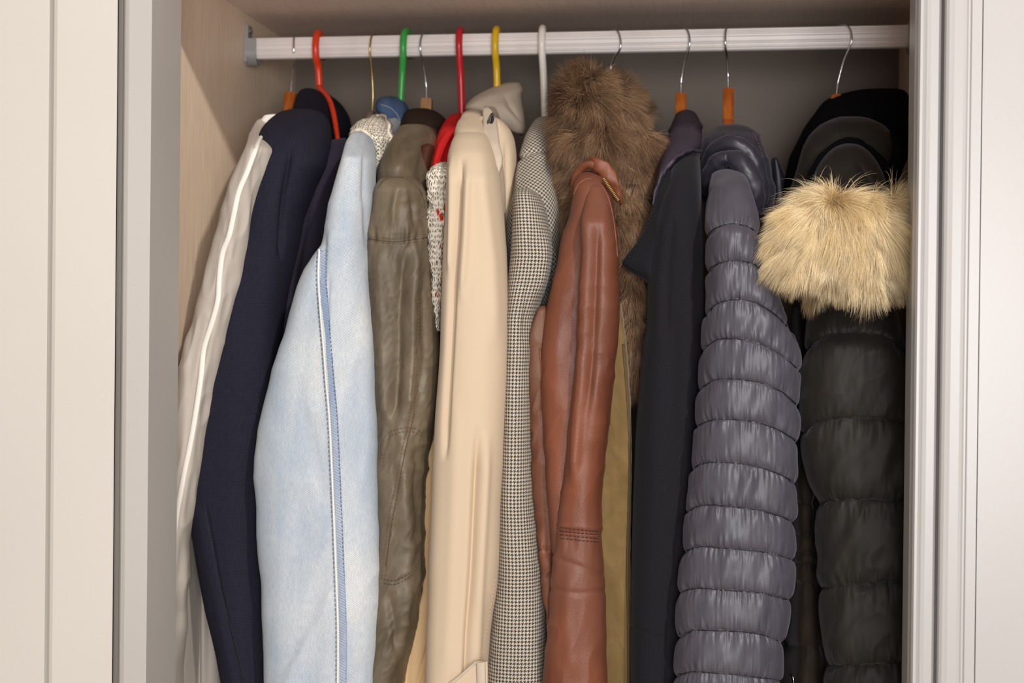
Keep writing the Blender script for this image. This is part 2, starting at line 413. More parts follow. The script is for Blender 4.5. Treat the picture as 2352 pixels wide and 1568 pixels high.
class Loft:
    def __init__(s, name, parent, mat, rows, d=1.62, hd=.05, n=2.4, folds=(), nf=90, step=4.0, sm=10, tilt=0.0, cap=0, label=None, build=True, back=14, rot=0, xmin=-.6295, world=None):
        s.n = n; s.folds = folds; s.tilt = tilt; s.xmin = xmin
        if world is not None:  # rows (z, x, half width, centre depth, half depth) in metres
            Wd = np.array(world, float); ny = int((Wd[0, 0] - Wd[-1, 0]) / (step * .0005)) + 2; zz = np.linspace(Wd[0, 0], Wd[-1, 0], ny)
            gw = lambda c: np.interp(-zz, -Wd[:, 0], Wd[:, c]); xc, hwm = gw(1), gw(2); s.d, s.hd = gw(3), gw(4)
            s.PL = np.stack([xc - hwm, s.d, zz], -1); s.PR = np.stack([xc + hwm, s.d, zz], -1)
            s.xl, s.xr = proj(s.PL)[0], proj(s.PR)[0]; s.Y = proj(s.PL)[1]
            s.finish(name, parent, mat, nf, back, rot, label, ny); return
        R = [list(r) + [d, hd][len(r) - 3:] if len(r) < 5 else list(r) for r in rows]; R = np.array(R, float)
        ny = max(8, int((R[-1, 0] - R[0, 0]) / step) + 1); s.Y = np.linspace(R[0, 0], R[-1, 0], ny)
        k = max(0, min(int(sm / step), (ny - 2) // 3))
        g = lambda c: smooth1(np.interp(s.Y, R[:, 0], R[:, c]), k)
        s.xl, s.xr, s.d, s.hd = g(1), g(2), g(3), g(4)
        if cap:
            t = np.clip((s.Y - s.Y[0]) / cap, 0, 1); s.hd = s.hd * np.sqrt(np.clip(1 - (1 - t) ** 2, .02, 1))
            c = (s.xl + s.xr) / 2; h = (s.xr - s.xl) / 2 * np.sqrt(np.clip(1 - (1 - np.clip(t * 1.6, 0, 1)) ** 2, .03, 1)); s.xl = c - h; s.xr = c + h
        s.PL = P(s.xl, s.Y, s.d); s.PR = P(s.xr, s.Y, s.d)
        s.finish(name, parent, mat, nf, back, rot, label, ny)

    def finish(s, name, parent, mat, nf, back, rot, label, ny):
        tf = np.linspace(0, math.pi, nf); tb = np.linspace(math.pi, 2 * math.pi, back + 2)[1:-1]
        th_ = np.concatenate([tf, tb]); S = -np.cos(th_); sg = np.where(th_ <= math.pi + 1e-9, 1.0, -1.0)
        V, X, Yp = s.surf(S[None, :], np.arange(ny)[:, None] * np.ones((1, len(S))), sg[None, :])
        k2 = len(S); s.grid = V[:, :nf]; s.gx = X[:, :nf]; s.gy = Yp[:, :nf]
        du = np.linalg.norm(np.diff(V, axis=1, append=V[:, :1]), axis=2); mid = int(ny * .6)
        u = np.concatenate([[0], np.cumsum(du[mid])[:-1]]); w = np.linalg.norm(np.diff(s.grid[:, nf // 2], axis=0), axis=1)
        v = -np.concatenate([[0], np.cumsum(w)])
        # arc length measured on every ring, centred on the front middle, so the weave keeps its size where the cloth widens
        ul = np.cumsum(np.concatenate([np.zeros((ny, 1)), du[:, :-1]], axis=1), axis=1); ul = ul - ul[:, nf // 2:nf // 2 + 1]
        if rot: cr, sr = math.cos(rot), math.sin(rot)
        UV = np.stack([ul + 1.0, np.repeat(v[:, None], k2, 1) + 3.0], -1)
        if rot: UV = np.stack([UV[..., 0] * cr - UV[..., 1] * sr + 5, UV[..., 0] * sr + UV[..., 1] * cr + 5], -1)
        V = V.reshape(-1, 3); uv = UV.reshape(-1, 2)
        i, j = np.meshgrid(np.arange(ny - 1), np.arange(k2), indexing='ij'); j2 = (j + 1) % k2
        Q = np.stack([i * k2 + j, (i + 1) * k2 + j, (i + 1) * k2 + j2, i * k2 + j2], -1).reshape(-1, 4)
        ct, cb = V[:k2].mean(0), V[-k2:].mean(0); n0 = len(V)
        V = np.vstack([V, ct, cb]); uv = np.vstack([uv, uv[:k2].mean(0), uv[-k2:].mean(0)])
        a = np.arange(k2); b = (a + 1) % k2
        tri = [[n0, int(p), int(q)] for p, q in zip(a, b)] + [[n0 + 1, int(q + (ny - 1) * k2), int(p + (ny - 1) * k2)] for p, q in zip(a, b)]
        s.ob = mesh(name, V, Q.tolist() + tri, mat, parent, True, uv, label)

    def surf(s, S, ri, sg=1.0):
        """surface points at position S (-1..1 across) and row index ri"""
        f = lambda a: np.interp(ri.ravel(), np.arange(len(a)), a).reshape(ri.shape)
        d = f(s.d); hd = f(s.hd)
        L = np.stack([f(s.PL[:, i]) for i in range(3)], -1); Rr = np.stack([f(s.PR[:, i]) for i in range(3)], -1)
        S = S * np.ones_like(ri); c = (L + Rr) / 2; hw = (Rr[..., 0] - L[..., 0]) / 2
        q = np.clip(1 - np.abs(S) ** s.n, 0, 1) ** (1 / s.n) * sg
        B = np.stack([c[..., 0] + hw * S, d - hd * q + s.tilt * S, c[..., 2] + 0 * S], -1)
        X, Y = proj(B)
        nx = np.sign(S) * np.abs(S) ** (s.n - 1) / np.maximum(hw, 1e-4); nd = np.sign(q) * np.abs(q) ** (s.n - 1) / np.maximum(hd, 1e-4)
        L2 = np.sqrt(nx * nx + nd * nd) + 1e-9; nx /= L2; nd /= L2
        off = np.zeros_like(X)
        for fn in s.folds: off = off + fn(X, Y)
        off = np.maximum(off, -.9 * np.minimum(hw, hd))
        V = B.copy(); V[..., 0] += nx * off; V[..., 1] -= nd * off
        t_ = s.xmin + .012; V[..., 0] = np.where(V[..., 0] < t_, s.xmin + .012 * np.exp(np.minimum(V[..., 0] - t_, 0) / .012), V[..., 0])
        return V, X, Y

    def on(s, pts, lift=.0006):
        """points of the front of the cloth under a line of places"""
        pts = np.asarray(pts, float); px, py = pts[:, 0], pts[:, 1]; ny = len(s.Y); st = s.Y[1] - s.Y[0]
        S = np.zeros(len(px)); ri = np.clip((py - s.Y[0]) / st, 0, ny - 1)
        for _ in range(9):
            V, _, _ = s.surf(S, ri); X, Y = proj(V)
            hw = np.maximum(np.interp(ri, np.arange(ny), (s.xr - s.xl) / 2), 2)
            S = np.clip(S + (px - X) / hw * .9, -.97, .97); ri = np.clip(ri + (py - Y) / st * .95, 0, ny - 1)
        V, _, _ = s.surf(S, ri); V = V.copy(); V[:, 1] -= lift; return V

    def strip(s, name, pts, w, mat, lift=.0012, parent=None, n=80, flat=.5, label=None):
        """a cord or band sewn along a line on the cloth; w in metres"""
        c = crv(pts, n); p = s.on(c, lift * .3); p = np.stack([smooth1(p[:, i], 1) for i in range(3)], -1)
        T = np.gradient(p, axis=0); T /= np.linalg.norm(T, axis=1)[:, None] + 1e-12
        side = np.cross(T, np.array([0, -1.0, 0])); side /= np.linalg.norm(side, axis=1)[:, None] + 1e-12
        nn = np.cross(side, T); nn[nn[:, 1] > 0] *= -1
        k = 10; V = []; uv = []; Lc = np.concatenate([[0], np.cumsum(np.linalg.norm(np.diff(p, axis=0), axis=1))])
        for i in range(n):
            for j in range(k):
                a = 2 * math.pi * j / k; V.append(p[i] + side[i] * math.cos(a) * w / 2 + nn[i] * (math.sin(a) * lift)); uv.append((w * j / k, -Lc[i]))
        Fc = [[i * k + j, i * k + (j + 1) % k, (i + 1) * k + (j + 1) % k, (i + 1) * k + j] for i in range(n - 1) for j in range(k)]
        Fc += [list(range(k)), [(n - 1) * k + j for j in range(k)]]
        return mesh(name, V, Fc, mat, parent or s.ob, True, uv, label)

    def stitch(s, name, pts, mat, dash=.0026, gap=.0012, w=.0006, lift=.0005, parent=None, label=None):
        c = crv(pts, 400); p = s.on(c, lift); L = np.concatenate([[0], np.cumsum(np.linalg.norm(np.diff(p, axis=0), axis=1))])
        parts = []; t = 0.0
        while t + dash < L[-1]:
            ts = np.linspace(t, t + dash, 4); q = np.stack([np.interp(ts, L, p[:, i]) for i in range(3)], -1)
            q[1:3, 1] -= w * .5; parts.append(tube(q, [w * .5, w, w * .5], 5, 5)); t += dash + gap
        V, Fc = joinm(parts); return mesh(name, V, Fc, mat, parent or s.ob, True, None, label)


def body(g, mat, sl, py, hw=.016, front=1.672, back=2.015, zb=.62, folds=(), top=.03, hx=None, slope=1.0, nf=60, dx=0.0, n=3):
    """front and back of a garment hanging on its hanger, from the neck down behind the sleeve"""
    x0 = float(g.location.x) if hx is None else hx; z0 = zat(1176, py, RODY)
    zs = (sl.PL[:, 2] + sl.PR[:, 2]) / 2; xs = (sl.PL[:, 0] + sl.PR[:, 0]) / 2
    rows = []
    for dz in [0, .006, .014, .025, .04, .06, .08, .10, .13, .17, .22, .28, .36, .45, .55, .65, .75, .85, .95, 1.05]:
        z = z0 - dz
        if z < zb: break
        x = float(np.interp(-z, -zs, xs)) + dx; b = min(1.0, dz / .12); b = b * b * (3 - 2 * b); x = x0 * (1 - b) + x * b
        t = min(1.0, dz / (.115 * slope)); fr = 1.845 - (1.845 - front) * t ** .75 - .012 * min(1, dz / .01); bk = 1.872 + (back - 1.872) * t ** .75 + .012 * min(1, dz / .01)
        rows.append((z, x, hw * min(1, .45 + dz / .05), (fr + bk) / 2, (bk - fr) / 2))
    return Loft('body', g, mat, None, world=rows, n=n, nf=nf, step=12, folds=folds)


def furcoat(name, parent, mat, lofts, count, length, width, flow, seed=1, lift=.55, rough=.35, clump=.6, segs=6, label=None, srange=(0.0, 1.0), ybias=0.0, wild=.03, crest=0.0):
    rg = np.random.default_rng(seed); roots = []; nors = []; pxs = []
    for lf, share in lofts:
        G = lf.grid; m = int(count * share); a, b = G.shape[:2]
        e1 = G[1:, :-1] - G[:-1, :-1]; e2 = G[:-1, 1:] - G[:-1, :-1]; cr = np.cross(e2, e1)
        ar = np.linalg.norm(cr, axis=2); pr = ar.ravel() / ar.sum(); id_ = rg.choice(len(pr), m, p=pr)
        i, j = np.unravel_index(id_, ar.shape); u = rg.random((m, 1)); v = rg.random((m, 1))
        roots.append(G[i, j] + e1[i, j] * u + e2[i, j] * v); nn = cr[i, j] / (ar[i, j][:, None] + 1e-12)
        cen = G.mean(axis=1)[i]; sgn = np.sign(np.einsum('ij,ij->i', nn, roots[-1] - (cen + np.array([0, .05, 0])))); nors.append(nn * sgn[:, None])
    r = np.vstack(roots); n = np.vstack(nors); m = len(r); X, Y = proj(r)
    fl = flow(X, Y)  # world flow vectors
    cl = np.stack([noise(X / 17, Y / 17, 11), noise(X / 17, Y / 17, 23), noise(X / 17, Y / 17, 31)], -1) * clump
    rd = rg.normal(size=(m, 3)) * rough; wl = rg.random(m) < wild; rd[wl] *= 3.0
    tp = np.clip((crest - Y) / 55, 0, 1)[:, None]
    d0 = n * (lift + .6 * tp) + fl * (1 - .45 * tp) + cl * .8 + rd; d0 /= np.linalg.norm(d0, axis=1)[:, None]
    Lh = length * (0.55 + .6 * rg.random(m)) * (1 + .35 * noise(X / 30, Y / 30, 5))
    bend = fl * .9 + cl + np.array([0, 0, -.5]); rnd = np.clip(.5 * rg.random(m) + .55 * (.45 + .8 * noise(X / 9, Y / 13, 44) + .5 * noise(X / 28, Y / 40, 45)) + ybias * np.clip((Y - 560) / 90, -1, 1), 0, 1); rnd[wl] = 1.0
    t = np.linspace(0, 1, segs); pts = r[:, None] + Lh[:, None, None] * (t[None, :, None] * d0[:, None] + (t ** 2)[None, :, None] * bend[:, None] * .5)
    # keep strand length in hand after bending
    seg = np.linalg.norm(np.diff(pts, axis=1), axis=2).sum(1); pts = r[:, None] + (pts - r[:, None]) * (Lh / seg)[:, None, None]
    side = np.cross(d0, np.stack([rg.normal(size=m) * .5, np.ones(m), rg.normal(size=m) * .5], -1)); side /= np.linalg.norm(side, axis=1)[:, None] + 1e-9
    wd_ = width * (1 - t) ** .7 * .5 + width * .06
    A = pts + side[:, None] * wd_[None, :, None]; B = pts - side[:, None] * wd_[None, :, None]
    V = np.stack([A, B], 2).reshape(-1, 3); uv = np.stack([np.broadcast_to(t[None, :, None], (m, segs, 2)), np.broadcast_to(rnd[:, None, None], (m, segs, 2))], -1).reshape(-1, 2)
    base = (np.arange(m) * segs * 2)[:, None] + (np.arange(segs - 1) * 2)[None]
    Q = np.stack([base, base + 1, base + 3, base + 2], -1).reshape(-1, 4)
    return mesh(name, V, Q, mat, parent, True, uv, label)


def puff(seams, amp=.007, wr=.0016, per=6.0, o=1, dec=17, p=2.6):
    Sx = [np.array(s_, float) for s_ in seams]
    def f(x, y):
        ys = np.stack([np.interp(x, s_[:, 0], s_[:, 1]) for s_ in Sx], 0)
        k = np.clip((y[None] >= ys).sum(0) - 1, -1, len(Sx) - 1)
        out = np.zeros_like(x)
        y0 = np.where(k >= 0, np.take_along_axis(ys, np.maximum(k, 0)[None], 0)[0], ys[0] - 95)
        y1 = np.where(k + 1 < len(Sx), np.take_along_axis(ys, np.minimum(k + 1, len(Sx) - 1)[None], 0)[0], ys[-1] + 95)
        q = np.clip((y - y0) / np.maximum(y1 - y0, 20), 0, 1)
        qq = q + .06 * np.sin(2 * math.pi * q)
        out = amp * (np.clip(1 - np.abs(2 * qq - 1) ** p, 0, 1) ** .75 - .62)
        dn, up = y - y0, y1 - y; dd = np.clip(np.minimum(dn, up), 0, 500)
        w = noise(x / per + .25 * noise(y / 30, x / 60, 2), y / 55 + k * 7.7, o) + .5 * noise(x / (per * .5), y / 30 + k * 3.1, o + 2)
        out = out + wr * w * np.exp(-dd / dec) * (1 - np.exp(-dd / 2.5)) + wr * .8 * noise(x / 26 + .01 * y, y / 70 + k, o + 5)
        return out
    return f


# ------------------------------------------------------------------ the closet
RODY = 1.857
XL, XR = -0.630, 0.247
YB = 2.08; ZS = 1.771


def struct(name, V, Fc, mat, label=None, smooth=False):
    o = mesh(name, V, Fc, mat, None, smooth); o['kind'] = 'structure'
    if label: o['label'] = label
    return o


def zat(px, py, d): return float(P(px, py, d)[2])


struct('wall_left', *box(XL - .02, XL, 1.535, YB + .02, 0, 2.4), M['wood'])
struct('wall_right', *box(XR, XR + .02, 1.54, YB + .02, 0, 2.4), M['wood'])
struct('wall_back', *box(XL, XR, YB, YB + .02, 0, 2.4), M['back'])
struct('ceiling', *box(XL, XR, 1.56, YB, ZS, ZS + .02), M['shelf'])
struct('floor', *box(-2.2, 2.2, -2.4, YB + .02, -.02, 0), M['carpet'])
struct('wall_front', *box(-1.6, 1.6, 1.50, 1.56, 1.755, 2.6), M['jamb'])


def extrude(prof, z0, z1):
    """vertical moulding from a plan profile [(x, y)...], closed at the back"""
    p = list(prof); n = len(p); V = [(x, y, z) for z in (z0, z1) for x, y in p]
    Fc = [[i, (i + 1) % n, n + (i + 1) % n, n + i] for i in range(n)] + [list(range(n))[::-1], [n + i for i in range(n)]]
    return V, Fc


def plan(pts, py=784):
    return [(float(P(px, py, d)[0]), d) for px, d in pts]


def rounded(pts, k=5):
    out = []
    for i, p in enumerate(pts):
        out.append(p)
    return out


# left: cupboard door folded back, its frame and the jamb
pl = plan([(-560, 1.452), (108, 1.452), (114, 1.448), (119, 1.441), (126, 1.4395), (262, 1.4395), (264, 1.4405)]) + plan([(264, 1.475)]) + [(-1.2, 1.475)]
struct('door_1', *extrude(pl, .03, 2.3), M['door'])
pj = plan([(264.5, 1.476), (266, 1.458), (277, 1.452), (279, 1.441), (282, 1.4385), (288, 1.438), (291, 1.4395)]) + [(-.5945, 1.446), (-.5965, 1.534), (-.63, 1.5349), (-.66, 1.5349), (-.66, 1.476)]
struct('trim_1', *extrude(pj, 0, 2.4), M['jamb'])
struct('wall_side', *box(-2.2, -.66, 1.4765, 1.56, 0, 2.6), M['jamb'])
# right: moulded casing and door beyond
A = [(2092, 1.50), (2093, 1.466), (2097, 1.462), (2101, 1.456), (2106, 1.4525), (2112, 1.4525), (2117, 1.455), (2121, 1.459), (2130, 1.4605), (2148, 1.4600), (2153, 1.4615), (2156, 1.466),
     (2159, 1.466), (2161, 1.452), (2165, 1.446), (2172, 1.444), (2178, 1.4452), (2184, 1.447), (2205, 1.4462), (2212, 1.447), (2216, 1.4505), (2220, 1.4505), (2224, 1.4485), (2247, 1.4485), (2248, 1.4515)]
pr = plan(A); pr += [(pr[-1][0], 1.539), (pr[0][0], 1.539)]
struct('trim_2', *extrude(pr, 0, 2.4), M['trim'], smooth=False)
struct('door_2', *extrude(plan([(2249.5, 1.4490), (2760, 1.4490), (2760, 1.49), (2249.5, 1.49)]), .03, 2.4), M['trim'])
struct('wall_side_right', *box(.27, 1.8, 1.541, 1.56, 0, 2.6), M['jamb'])
# room behind the photographer, to bounce light
struct('wall_left_room', *box(-2.22, -2.2, -2.4, 1.56, 0, 2.9), M['jamb'])
struct('wall_right_room', *box(2.2, 2.22, -2.4, 1.56, 0, 2.9), M['jamb'])

# ------------------------------------------------------------------ hanging rail
RL = P(572, 113, RODY); RR = P(2086, 84, RODY)
RZ = lambda x: float(np.interp(x, [RL[0], RR[0]], [RL[2], RR[2]]))
rail = empty('wardrobe_rail', (XL, RODY, RZ(XL)), 'ribbed silver-white metal clothes rail across the closet under the shelf', 'rail')
k = 132; V = []
for xx in (XL + .012, XR - .003):
    for j in range(k):
        a = 2 * math.pi * j / k; hz, hy = .0145, .0085; n_ = 3.2
        sx = np.sign(math.cos(a)) * abs(math.cos(a)) ** (2 / n_); sz = np.sign(math.sin(a)) * abs(math.sin(a)) ** (2 / n_)
        y = hy * sx; z = hz * sz
        if abs(z) < .0125: y -= np.sign(y) * .0010 * (.5 + .5 * math.cos(2 * math.pi * z / .0023))
        V.append((xx, RODY + y, RZ(xx) + z))
Fc = [[j, (j + 1) % k, k + (j + 1) % k, k + j] for j in range(k)] + [list(range(k)), [k + j for j in range(k)]]
mesh('bar', V, Fc, M['alu'], rail, False)


def bracket(x, sgn):
    z = RZ(x); parts = [box(x, x + sgn * .004, RODY - .013, RODY + .013, z - .019, z + .012), box(x, x + sgn * .004, RODY - .008, RODY + .008, z + .012, z + .031)]
    for j in range(1): pass
    lip = []
    n = 26
    for t in range(n + 1):
        a = -math.pi * t / n; lip.append((RODY + .0135 * math.cos(a), z - .004 + .0185 * math.sin(a)))
    V = []; m = len(lip)
    outer = [(RODY - .0135, z + .012)] + lip[::-1] + [(RODY + .0135, z + .012)]
    inner = [(RODY - .0103, z + .012)] + [(RODY + .0103 * math.cos(-math.pi * t / n), z - .004 + .0155 * math.sin(-math.pi * t / n)) for t in range(n + 1)][::-1] + [(RODY + .0103, z + .012)]
    q = len(outer)
    for xx in (x, x + sgn * .016):
        V += [(xx, a, b) for a, b in outer] + [(xx, a, b) for a, b in inner]
    Fc = []
    for i in range(q - 1):
        Fc += [[i, i + 1, 2 * q + i + 1, 2 * q + i], [q + i, q + i + 1, 3 * q + i + 1, 3 * q + i], [2 * q + i, 2 * q + i + 1, 3 * q + i + 1, 3 * q + i], [i, i + 1, q + i + 1, q + i]]
    parts.append((V, Fc)); Vv, Ff = joinm(parts)
    b = mesh('bracket', Vv, Ff, M['bracket'], rail, False)
    sc = []
    for r_, xx in ((.0042, 0.004), (.0030, .0062)):
        ring = [(x + sgn * xx, RODY + r_ * math.cos(2 * math.pi * i / 16), z + .024 + r_ * math.sin(2 * math.pi * i / 16)) for i in range(16)]; sc += ring
    Fs = [[i, (i + 1) % 16, 16 + (i + 1) % 16, 16 + i] for i in range(16)] + [[16 + i for i in range(16)]]
    mesh('screw', sc, Fs, M['chrome'], b)


bracket(XL + .0005, 1); bracket(XR - .0005, -1)


# ------------------------------------------------------------------ hangers
def hanger(px, stem_px, ybot, style, col, label, flip=1, ang=0.0, wneck=None, lean=0.0, group=None):
    """hook over the rail, neck at stem_px / ybot, shoulders running front to back"""
    wr = .0013 if style != 'plastic' else .0046
    x0 = float(P(stem_px, 105, RODY)[0]); zr = RZ(x0); zb = zat(stem_px, ybot, RODY)
    R = .0175 if style != 'plastic' else .021; zc = zr + .0152 + wr - R; ca, sa = math.cos(ang), math.sin(ang)
    xb = float(P(px, ybot, RODY)[0])
    L = lambda r, z, l=0: (x0 + r * sa * 1.0 + (xb - x0) * l, RODY - r * ca * flip, z)
    e = empty('clothes_hanger', (xb, RODY, zb), label, 'hanger', group)
    pts = [L(0, zb - .006, 1), L(0, zb + .010, .8), L(.001, zb + .02, .6), L(R * .42, (zc + zb + .02) / 2 - .004, .35), L(R * .97, zc - R * .62, .12), L(R * 1.04, zc, 0), L(R * .72, zc + R * .7, 0), L(0, zc + R, 0), L(-R * .72, zc + R * .7, 0), L(-R, zc, 0), L(-R * .97, zc - R * .45, 0)]
    if style == 'plastic':
        pts = [L(0, zb - .02, 1), L(.004, zb, .9), L(.009, (zc + zb) / 2, .5), L(R * .86, zc - R * .7, .1), L(R, zc, 0), L(R * .72, zc + R * .7, 0), L(0, zc + R, 0), L(-R * .72, zc + R * .7, 0), L(-R, zc, 0), L(-R * .95, zc - R * .5, 0)]
    V, Fc = tube(pts, wr, 90, 12); mesh('hook', V, Fc, M[col], e)
    if style == 'wood':
        w = .0068; st = []
        for t in np.linspace(-1, 1, 41):
            y = RODY + t * .13; drop = .030 + .105 * abs(t) ** 1.1; hh = .011 * (1 - .4 * abs(t)) + (.012 if abs(t) < .06 else 0)
            st.append((y, zb - drop, hh))
        V = []; nn = 8
        for y, z, hh in st:
            top = z if abs(y - RODY) > .007 else zb
            for sx, sz in ((-1, -.6), (-.6, -1), (.6, -1), (1, -.6), (1, .7), (.6, 1), (-.6, 1), (-1, .7)): V.append((xb + sx * w, y, (top if sz > 0 else z - 2 * hh) - (0.0 if abs(sz) == 1 else .0015 * np.sign(sz))))
        Fc = [[i * nn + j, i * nn + (j + 1) % nn, (i + 1) * nn + (j + 1) % nn, (i + 1) * nn + j] for i in range(len(st) - 1) for j in range(nn)] + [list(range(nn)), [(len(st) - 1) * nn + j for j in range(nn)]]
        mesh('shoulder_bar', V, Fc, M[wneck or 'hwood'], e)
    elif style == 'plastic':
        z2 = zb - .012
        pts = [(xb, RODY - .12, z2 - .10), (xb, RODY - .07, z2 - .062), (xb, RODY - .02, z2 - .018), (xb, RODY, z2), (xb, RODY + .02, z2 - .018), (xb, RODY + .07, z2 - .062), (xb, RODY + .12, z2 - .10)]
        a = tube(pts, .0045, 50, 10); b = tube([(xb, RODY - .12, z2 - .10), (xb, RODY - .11, z2 - .112), (xb, RODY, z2 - .116), (xb, RODY + .11, z2 - .112), (xb, RODY + .12, z2 - .10)], .004, 40, 10)
        V, Fc = joinm([a, b]); mesh('shoulder_bar', V, Fc, M[col], e)
    else:
        pts = [(xb, RODY - .10, zb - .105), (xb, RODY - .05, zb - .05), (xb, RODY, zb - .006), (xb, RODY + .05, zb - .05), (xb, RODY + .10, zb - .105)]
        V, Fc = tube(pts, [.006, .008, .004, .008, .006], 40, 12); mesh('shoulder_bar', V, Fc, M['padding'], e)
    return e


hanger(668, 676, 212, 'wood', 'chrome', 'wooden hanger with silver hook nearest the left closet wall', flip=-1, ang=-.25, wneck='hwood')
hanger(736, 733, 205, 'plastic', 'orange', 'orange plastic hanger holding the navy blazer', ang=.05)
_h = bpy.data.objects['clothes_hanger.001']
mesh('shoulder_arm', *tube([P(734, 202, 1.846), P(746, 216, 1.83), P(758, 234, 1.815), P(766, 262, 1.80), P(772, 296, 1.785), P(777, 330, 1.775)], [.0045, .004, .0036, .0036, .0034, .003], 40, 10), M['orange'], _h)
hanger(855, 861, 250, 'wire', 'brass', 'thin brass hook hanger with padded arm just left of the green hanger', ang=-.1)
hanger(921, 934, 232, 'plastic', 'green', 'green plastic hanger above the blue denim collar', ang=0)
hanger(980, 978, 226, 'wood', 'chrome', 'pale wood hanger with silver hook above the olive jacket collar', ang=-.2, wneck='pwood')
hanger(1062, 1057, 262, 'plastic', 'red', 'red plastic hanger above the red garment', ang=.1)
hanger(1143, 1141, 215, 'plastic', 'yellow', 'yellow plastic hanger holding the cream trench coat', ang=.05)
hanger(1252, 1246, 255, 'plastic', 'white', 'off-white plastic hanger above the houndstooth coat', ang=.08)
hanger(1402, 1405, 185, 'wire', 'chrome', 'silver hook hanger rising out of the brown fur collar', ang=.75)
hanger(1564, 1566, 215, 'wood', 'chrome', 'orange-brown wooden hanger above the plum collar of the black coat', ang=.6)
hanger(1673, 1671, 203, 'wood', 'chrome', 'orange-brown wooden hanger standing tall above the navy puffer jacket', ang=-.15)
hanger(1921, 1932, 218, 'wood', 'chrome', 'wooden hanger with silver hook, rightmost on the rail over the black hood', ang=.7)


def garment(name, px, py, label, cat):
    return empty(name, P(px, py, RODY), label, cat)


# ------------------------------------------------------------------ 1 sheer shirt
g = garment('shirt', 640, 262, 'sheer off-white shirt with white binding, nearest the left closet wall', 'shirt')
sl = Loft('sleeve', g, M['shirt'], [(272, 606, 634, 1.76, .03), (300, 592, 628, 1.74, .04), (340, 572, 625), (400, 545, 610), (480, 515, 590), (580, 490, 570), (680, 460, 545), (780, 430, 520), (900, 410, 492), (1000, 396, 475), (1150, 380, 448), (1200, 375, 437), (1260, 371, 428), (1330, 367, 432), (1400, 364, 416), (1440, 363, 420), (1500, 362, 414), (1560, 361, 402), (1700, 358, 395)],
          d=1.61, hd=.028, n=2.2, cap=14, nf=90, folds=[drape(.0022, 16, 300, 2), ridge([(600, 300), (545, 450), (505, 680), (462, 880), (425, 1090), (390, 1350), (384, 1600)], 11, .004), ridge([(490, 700), (450, 900), (420, 1100), (396, 1250)], 7, -.003), crumple(.0012, 24, 60, 2, .2)])
sl.strip('binding', [(612, 284), (592, 330), (566, 400), (549, 440), (536, 500), (526, 545), (512, 578), (504, 640), (501, 690), (486, 745), (469, 800), (460, 880), (441, 1000), (425, 1080), (408, 1170), (400, 1230), (396, 1290), (388, 1350), (381, 1420), (378, 1500), (384, 1600)], .0068, M['piping'], lift=.0022, n=160, label='bright white binding strip')
Loft('back_panel', g, M['shirt'], [(1080, 428, 470), (1200, 424, 492), (1350, 415, 505), (1568, 402, 510), (1720, 400, 510)], d=1.70, hd=.018, nf=50, cap=20, folds=[drape(.004, 14, 260, 9)])
Loft('collar', g, M['piping'], [(262, 612, 648), (275, 600, 640), (300, 594, 615), (330, 590, 602)], d=1.73, hd=.012, nf=30, cap=8)

# ------------------------------------------------------------------ 2 navy blazer
body(g, M['shirt'], sl, 270, hw=.009, front=1.65)
g = garment('blazer', 735, 205, 'navy woven wool blazer on the orange hanger, its textured sleeve in front', 'blazer')
sl = Loft('sleeve', g, M['navy'], [(250, 662, 742, 1.76, .03), (268, 640, 752, 1.74, .045), (300, 613, 757, 1.70, .06), (330, 601, 756, 1.68, .06), (380, 594, 745), (430, 585, 718), (500, 568, 692), (600, 546, 674), (700, 523, 655), (800, 500, 642), (900, 471, 632), (1000, 455, 628), (1100, 441, 625), (1160, 441, 624), (1200, 446, 624), (1300, 462, 625), (1400, 480, 628), (1500, 505, 634), (1700, 545, 645)],
          d=1.65, hd=.048, cap=20, nf=120, folds=[drape(.002, 40, 500, 9), ridge([(668, 330), (652, 450), (645, 600)], 7, -.006), ridge([(650, 300), (630, 420), (600, 560)], 22, .003), ridge([(470, 1150), (487, 1250), (505, 1350), (525, 1440), (548, 1530), (580, 1660)], 4, -.0022), ridge([(455, 1150), (470, 1250), (488, 1350), (508, 1440), (528, 1530), (560, 1660)], 12, .0018)])
sl.strip('seam', [(471, 1170), (484, 1240), (500, 1330), (518, 1400), (536, 1460), (560, 1560), (570, 1620)], .0012, M['seamdark'], lift=.0003)
Loft('collar', g, M['navycollar'], [(203, 700, 724, 1.83, .02), (212, 692, 741, 1.83, .03), (232, 683, 755, 1.82, .035), (262, 676, 756, 1.80, .04), (300, 690, 762, 1.79, .035), (360, 715, 758, 1.78, .02)], n=2.2, nf=50, cap=14, sm=8, folds=[ridge([(742, 225), (752, 300), (740, 360)], 5, -.003)])
Loft('lapel', g, M['navycollar'], [(214, 735, 752), (232, 748, 778), (262, 758, 798), (300, 764, 806), (335, 760, 803), (362, 752, 790), (400, 745, 770)], d=1.93, hd=.03, nf=40, cap=10, sm=8)
Loft('cuff_flap', g, M['navycollar'], [(1290, 466, 500), (1330, 457, 505), (1362, 449, 508), (1372, 462, 510), (1380, 478, 512)], d=1.70, hd=.01, nf=20, sm=3)

